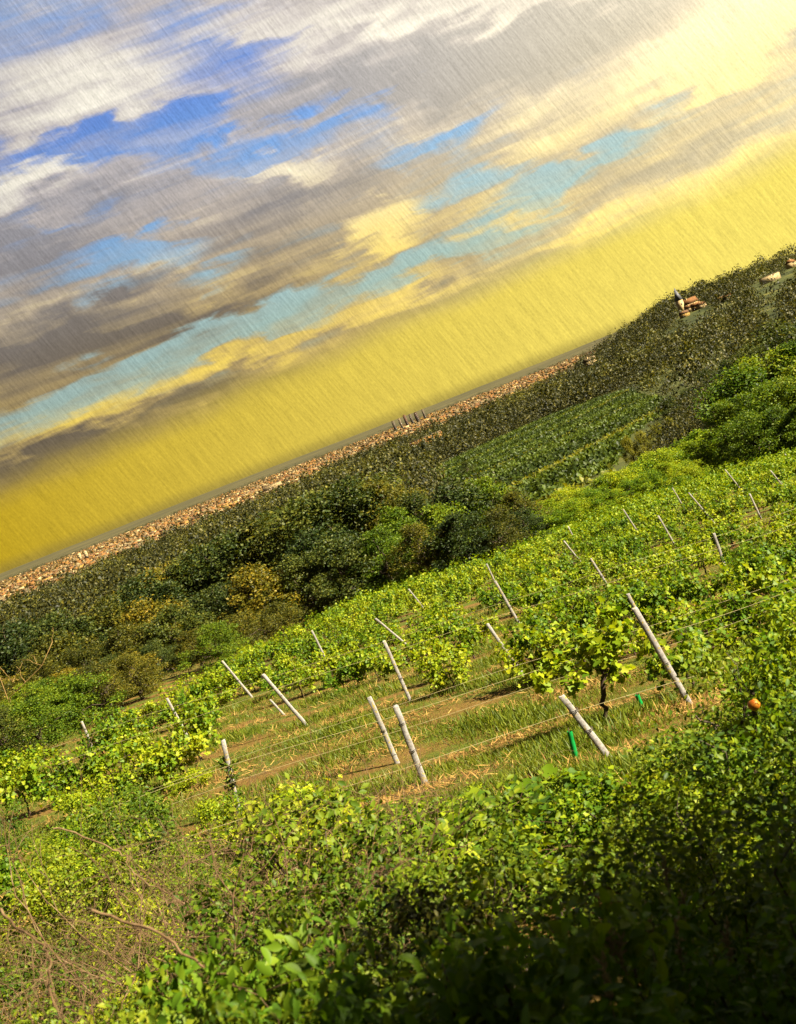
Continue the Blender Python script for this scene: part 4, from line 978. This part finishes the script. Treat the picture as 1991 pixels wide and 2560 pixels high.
def label_brush():
    zones = [(lambda u, v, y: y > 11 and u < 560, 'at the vineyard edge below the half hidden posts'), (lambda u, v, y: y > 11 and u < 1250, 'at the vineyard edge below the wide front post'),
             (lambda u, v, y: y > 11, 'at the vineyard edge below the strongly leaning post'), (lambda u, v, y: y > 5.5 and u < 600, 'among the tangle of dead twigs'),
             (lambda u, v, y: y > 5.5 and u < 1250, 'around the dark hollow in the brush'), (lambda u, v, y: y > 5.5, 'below the fruit sapling'),
             (lambda u, v, y: u < 700, 'at the bottom edge under the dead twigs'), (lambda u, v, y: u < 1200, 'at the bottom edge under the dark hollow'), (lambda u, v, y: True, 'at the bottom edge by the seed stalks')]
    by = {}
    for it in fg_list:
        for zi, (f, nm) in enumerate(zones):
            if f(*it[2:5]): by.setdefault((it[1], zi), []).append(it); break
    for (kind, zi), L in by.items():
        L.sort(key=lambda i: i[2])
        for k, it in enumerate(L):
            it[0]['label'] = f'{KW[kind]}, {ordw(k)} from the left {zones[zi][1]}'
            it[0]['group'] = 'brush plants in front of the vineyard'
label_brush()

# dead shrubs with bare twigs
def dead_mesh(seed, n, L, spread, r0=.009):
    rng = R(seed); m = MB()
    def grow(a, d, l, r, depth):
        d = d / np.linalg.norm(d); k = 7; pts = [a]; dd = d.copy()
        for i in range(k - 1):
            dd = dd + rng.normal(size=3) * .20 + np.array([0, 0, -.05 if depth else -.09]); dd /= np.linalg.norm(dd); pts.append(pts[-1] + dd * l / (k - 1))
        pts = np.array(pts); m.tube(pts, np.linspace(r, r * .45, k), 5 if depth == 0 else 4, cap=False)
        if depth < (3 if l > .3 else 2):
            for j in range(4 if depth == 0 else 3):
                i = int(rng.integers(2, k)); b = pts[min(i, k - 1)]; t = pts[min(i, k - 1)] - pts[min(i, k - 1) - 1]
                grow(b, t / np.linalg.norm(t) + rng.normal(size=3) * .65, l * (.38 + .3 * rng.random()), r * .55, depth + 1)
    for i in range(n):
        a = rng.random() * 6.28
        grow(np.array([0, 0, -.05]) + rng.normal(size=3) * .05, np.array([math.cos(a) * spread, math.sin(a) * spread * .5, .30 + .3 * rng.random()]), L * (.75 + .5 * rng.random()), r0, 0)
    return m.mesh('dead_shrub', DEADWOOD)
DM = [dead_mesh(500 + i, 17, 1.2, 1.25, .0062) for i in range(4)]
def dead():
    rng = R(81)
    spots = [(60, 1830, 8.2), (150, 1790, 8.6), (250, 1810, 8.0), (330, 1840, 7.4), (90, 1900, 7.0), (200, 1890, 6.6), (300, 1770, 9.2), (420, 1760, 9.4), (520, 1780, 8.8), (640, 1740, 9.6), (140, 1960, 5.8), (20, 1980, 5.6), (700, 1760, 9.0), (400, 1900, 6.4), (240, 1930, 5.6), (110, 1760, 9.0), (200, 1740, 9.4), (370, 1720, 9.8), (470, 1860, 7.0), (580, 1740, 9.2), (30, 1760, 9.0), (300, 1880, 6.8), (160, 1850, 7.4)]
    spots.sort()
    for i, (u, v, d) in enumerate(spots):
        T = at_depth(*P_(u, v - 40), d); z = float(terrain(T[0], d)); h = max(T[2] - z, .5)
        o = add('dead_shrub', DM[i % 4], None, (T[0], d, z), rng.random() * 6.28); s = max(.5, min(1.3, h / .70)); o.scale = (1.3, 1.15, s)
        tag(o, f'bare brown dead shrub, {ordw(i)} from the left in the tangle of dry twigs', 'dead shrub', 'dead shrubs in the brush')
    # long arching stems nearest the camera
    for k, (pts, d0, d1, r, lab) in enumerate((
            ([(190, 1940), (281, 1965), (340, 1995), (400, 2040), (450, 2068), (495, 2085), (515, 2130)], 4.6, 4.0, .007, 'long arching brown stem sweeping down through the broad leaves'),
            ([(108, 1762), (180, 1785), (240, 1808), (275, 1830), (268, 1850), (330, 1892), (400, 1930)], 6.5, 6.0, .0055, 'crooked pale dead branch bent in the middle over the twig tangle'),
            ([(380, 1850), (470, 1815), (560, 1770), (610, 1738), (680, 1725), (720, 1705)], 7.5, 8.5, .006, 'dead branch reaching up to the lit shrubs from the twig tangle'),
            ([(690, 1765), (720, 1790), (735, 1840), (790, 1855), (830, 1870)], 7.4, 6.8, .005, 'short bent dead branch beside the dark hollow'),
            ([(0, 1940), (40, 1985), (90, 2010), (110, 2060), (95, 2110)], 4.6, 4.0, .006, 'dark drooping dead branch at the lower picture corner'))):
        n = len(pts); P = np.array([at_depth(*P_(*p), d0 + (d1 - d0) * i / (n - 1)) for i, p in enumerate(pts)]); rr = R(520 + k)
        for e in (0, -1):                      # both ends root in the brush floor
            g = P[e].copy(); g[2] = float(terrain(g[0], g[1])) - .05; g[1] += .15
            P = np.vstack([g[None], P]) if e == 0 and k > 9 else (np.vstack([P, g[None]]) if e == -1 and k in (0, 4) else P)
        t = np.linspace(0, len(P) - 1, 26); S = np.column_stack([np.interp(t, np.arange(len(P)), P[:, c]) for c in range(3)]); S = np.column_stack([np.convolve(np.pad(S[:, c], 1, 'edge'), [.25, .5, .25], 'valid') for c in range(3)]) + rr.normal(size=S.shape) * .006
        m = MB(); o0 = S[0].copy(); m.tube(S - o0, np.linspace(r, r * .55, len(S)), 6)
        for j in range(7):
            i = int(rr.integers(6, 24)); dvec = (S[i + 1] - S[i]) / np.linalg.norm(S[i + 1] - S[i]) + rr.normal(size=3) * .7
            m.tube(path(rr, S[i] - o0, S[i] - o0 + dvec * (.18 + .25 * rr.random()), 5, .08), np.linspace(r * .4, r * .15, 5), 4, cap=False)
        tag(add('dead_branch', m.mesh('dead_branch', DEADWOOD), None, tuple(o0)), lab, 'branch', None)
    # pale bare saplings in front of the wood on the left
    for k, (base, tips, lab) in enumerate((((20, 1500), [(0, 1445), (-20, 1400), (28, 1455)], 'pale bare forked sapling against the dark wood at the picture edge'), ((20, 1488), [(55, 1455), (90, 1420), (112, 1370)], 'pale bare curved sapling leaning over the dark wood'))):
        d = 50; B = at_depth(*P_(*base), d); g = B.copy(); g[2] = float(terrain(B[0], d)) - .2; P = [g - g, B - g]; m = MB(); rr = R(540 + k)
        for t in tips: P.append(at_depth(*P_(*t), d) - g)
        m.tube(P, np.linspace(.026, .014, len(P)), 6)
        for j in range(5): a = P[2 + j % (len(P) - 2)]; m.tube(path(rr, a, a + np.array([rr.normal() * .5, 0, .5 + .4 * rr.random()]), 4, .06), np.linspace(.014, .006, 4), 4)
        tag(add('bare_sapling', m.mesh('bare_sapling', PALEWOOD), None, tuple(g)), lab, 'sapling', None)
dead()

# young fruit trees at the right
def sapling(name, base, d, stems, clusters, nleaf, lab, M, seed, r0=.03, leaf=.055):
    rng = R(seed); B = at_depth(*P_(*base), d); g = np.array([B[0], d, float(terrain(B[0], d))]); m = MB()
    for st in stems:
        P = [np.array([0, 0, -.1])] if st[0] is None else []
        for p in st:
            if p is not None: P.append(at_depth(*P_(p[0], p[1]), d + (p[2] if len(p) > 2 else 0)) - g)
        P = np.array(P); t = np.linspace(0, len(P) - 1, 5 * len(P)); S = np.column_stack([np.interp(t, np.arange(len(P)), P[:, c]) for c in range(3)]) + rng.normal(size=(len(t), 3)) * .008
        r = r0 if st[0] is None else r0 * .45; m.tube(S, np.linspace(r, r * .35, len(S)) * 1.25, 6)
    t = thing('fruit_sapling', lab, 'young tree', tuple(g)); add('trunk', m.mesh('trunk', BARK), t)
    C = np.array([at_depth(*P_(u, v), d + dz) - g for u, v, dz, _ in clusters]); Rr = np.array([[s, s, s * .9] for *_x, s in clusters])
    for c in C:                                 # a twig under each leaf cluster
        pass
    add('foliage', build_mesh('foliage', *cloud(rng, C, Rr, nleaf // len(C), leaf, OVAL, .1, .7, .15, .9), M), t)
    return t
srng = R(91)
def right_side():
    cl = []
    for k in range(86):
        v = 1270 + 660 * (k + srng.random()) / 86; um = np.interp(v, [1270, 1450, 1640, 1930], [1650, 1590, 1545, 1455]); cl.append((um + srng.random() * (1770 - um), v, srng.normal() * .7, .20 + .16 * srng.random()))
    sapling('a', (1672, 1935), 8.2, [(None, (1660, 1890), (1632, 1820), (1612, 1760), (1602, 1690), (1618, 1600), (1604, 1480), (1630, 1400)), ((1612, 1760), (1655, 1700), (1690, 1610), (1675, 1500), (1688, 1380)), ((1602, 1690), (1572, 1600), (1590, 1500), (1565, 1430)), ((1618, 1600), (1560, 1560), (1480, 1530))],
            cl, 9500, 'slender fruit sapling with dark forked trunk and small leaves at the picture edge', VINE, 601, .034, .052)
    cl2 = [(1480 + 240 * srng.random(), 1400 + 470 * srng.random(), srng.normal() * .6, .28 + .2 * srng.random()) for _ in range(26)]
    sapling('b', (1595, 1840), 10.2, [(None, (1590, 1700), (1575, 1600), (1600, 1540), (1580, 1470)), ((1590, 1700), (1640, 1620), (1650, 1520)), ((1575, 1600), (1530, 1560), (1490, 1500))],
            cl2, 3000, 'smaller fruit sapling with dark trunk behind the one with the orange fruit', BUSH, 602, .026)
    T = at_depth(1885, 1762, 6.7); m = MB(); n = 9
    th = np.linspace(0, math.pi, n); r = .040
    m.tube(np.column_stack([np.zeros(n), np.zeros(n), -r * .94 * np.cos(th)]), np.maximum(r * np.sin(th) * (1 - .07 * np.cos(th) ** 2), .003), 16)
    o = add('orange_fruit', m.mesh('orange_fruit', FRUIT), None, tuple(T)); o.data.polygons.foreach_set('use_smooth', np.ones(len(o.data.polygons), bool))
    tag(o, 'round orange fruit hanging on the sapling at the picture edge', 'fruit')
    m = MB(); m.tube(path(R(5), (0, 0, r * .97), (-.02, .10, r + .30), 5, .04), .0022, 4); add('stalk', m.mesh('stalk', BARK), o)
right_side()

# dry grass seed stalks low on the right
def stalks():
    rng = R(95)
    S = [(1310, 2060, 3.2), (1340, 2085, 3.2), (1300, 2130, 3.0), (1425, 1900, 4.2), (1395, 2010, 3.7), (1470, 1990, 3.8), (1455, 2060, 3.4), (1560, 2050, 3.6)]
    S.sort()
    for i, (u, v, d) in enumerate(S):
        T = at_depth(*P_(u, v), d); z = float(terrain(T[0], d)); h = T[2] - z
        p = path(rng, (rng.normal() * .05, 0, -.03), (0, 0, h), 8, .02); m = MB(); m.tube(p, np.linspace(.003, .0015, 8), 5)
        m2 = MB(); k = 7; bend = np.array([.03, 0, 0]) * np.linspace(0, 1, k)[:, None] ** 2; q = p[-1] + np.column_stack([np.zeros(k), np.zeros(k), np.linspace(0, .13, k)]) + bend
        for a in range(44):
            j = rng.integers(k - 1); c = q[j] + (q[j + 1] - q[j]) * rng.random(); dv = rng.normal(size=3) * .012 + np.array([.002, 0, .018]); m2.tube([c, c + dv * .5, c + dv], [.0012, .0035, .0006], 4, cap=False)
        t = thing('grass_stalk', f'dry grass stalk with seed head, {ordw(i)} from the left in the dark lower corner', 'grass stalk', (T[0], d, z), 0, 'dry grass stalks')
        add('stem', m.mesh('stem', SEED), t); add('seed_head', m2.mesh('seed_head', SEED), t)
stalks()

# wild grass and weeds under the brush
def weeds():
    rng = R(97); n = 26000
    y = 2.0 * np.exp(rng.random(n) * math.log(15 / 2.0)); x = y * np.tan(np.radians(rng.uniform(-36, 26, n))); P = np.column_stack([x, y, terrain(x, y) - .02])
    pr = np.array([proj(q_) for q_ in P]) / K; kp = np.ones(n, bool)
    for a, b, c, d in HOL: kp &= ((pr[:, 0] - a) / c) ** 2 + ((pr[:, 1] - b) / d) ** 2 > 1
    P = P[kp]; n = len(P)
    D = np.array([0, 0, 1.0]) + rng.normal(size=(n, 3)) * .45
    w = leaves(P, D, rng.normal(size=(n, 3)) + .01, .12 + .28 * rng.random(n), BLADE)
    tag(add('weeds', build_mesh('weeds', *w, BUSH)), 'rank grass and weeds under the brush', 'weeds', None, 'stuff')
weeds()

# unseen trees added beside and behind the camera to shade the slope in front
def shade():
    for i, (x, y, h, k, lab) in enumerate(SHADE):
        t = thing('tree', lab, 'tree', (x, y, float(terrain(x, y))), i * 1.3, 'unseen trees added to shade the brush'); s = h / tv[k][0]; t.scale = (s * 1.1, s * 1.1, s) if k != 1 else (s * (.46 if y > 3 else .62),) * 2 + (s,)
        add('crown', crown(k, DARKG), t); add('trunk', tv[k][2], t)
SHADE = [(7.6, -1.4, 8.8, 1, 'slim dark tree added for shade just outside the frame on the uphill side'), (8.8, 0.9, 9.3, 1, 'narrow dark tree added for shade outside the frame beside the fruit sapling'), (6.4, .2, 6.6, 4, 'leafy dark tree added to shade the slope beside the viewpoint'), (3.0, -7.0, 12, 4, 'tall dark tree added for shade directly behind the viewpoint'), (12, -5, 13, 5, 'tallest dark tree added for shade behind the viewpoint')]
shade()
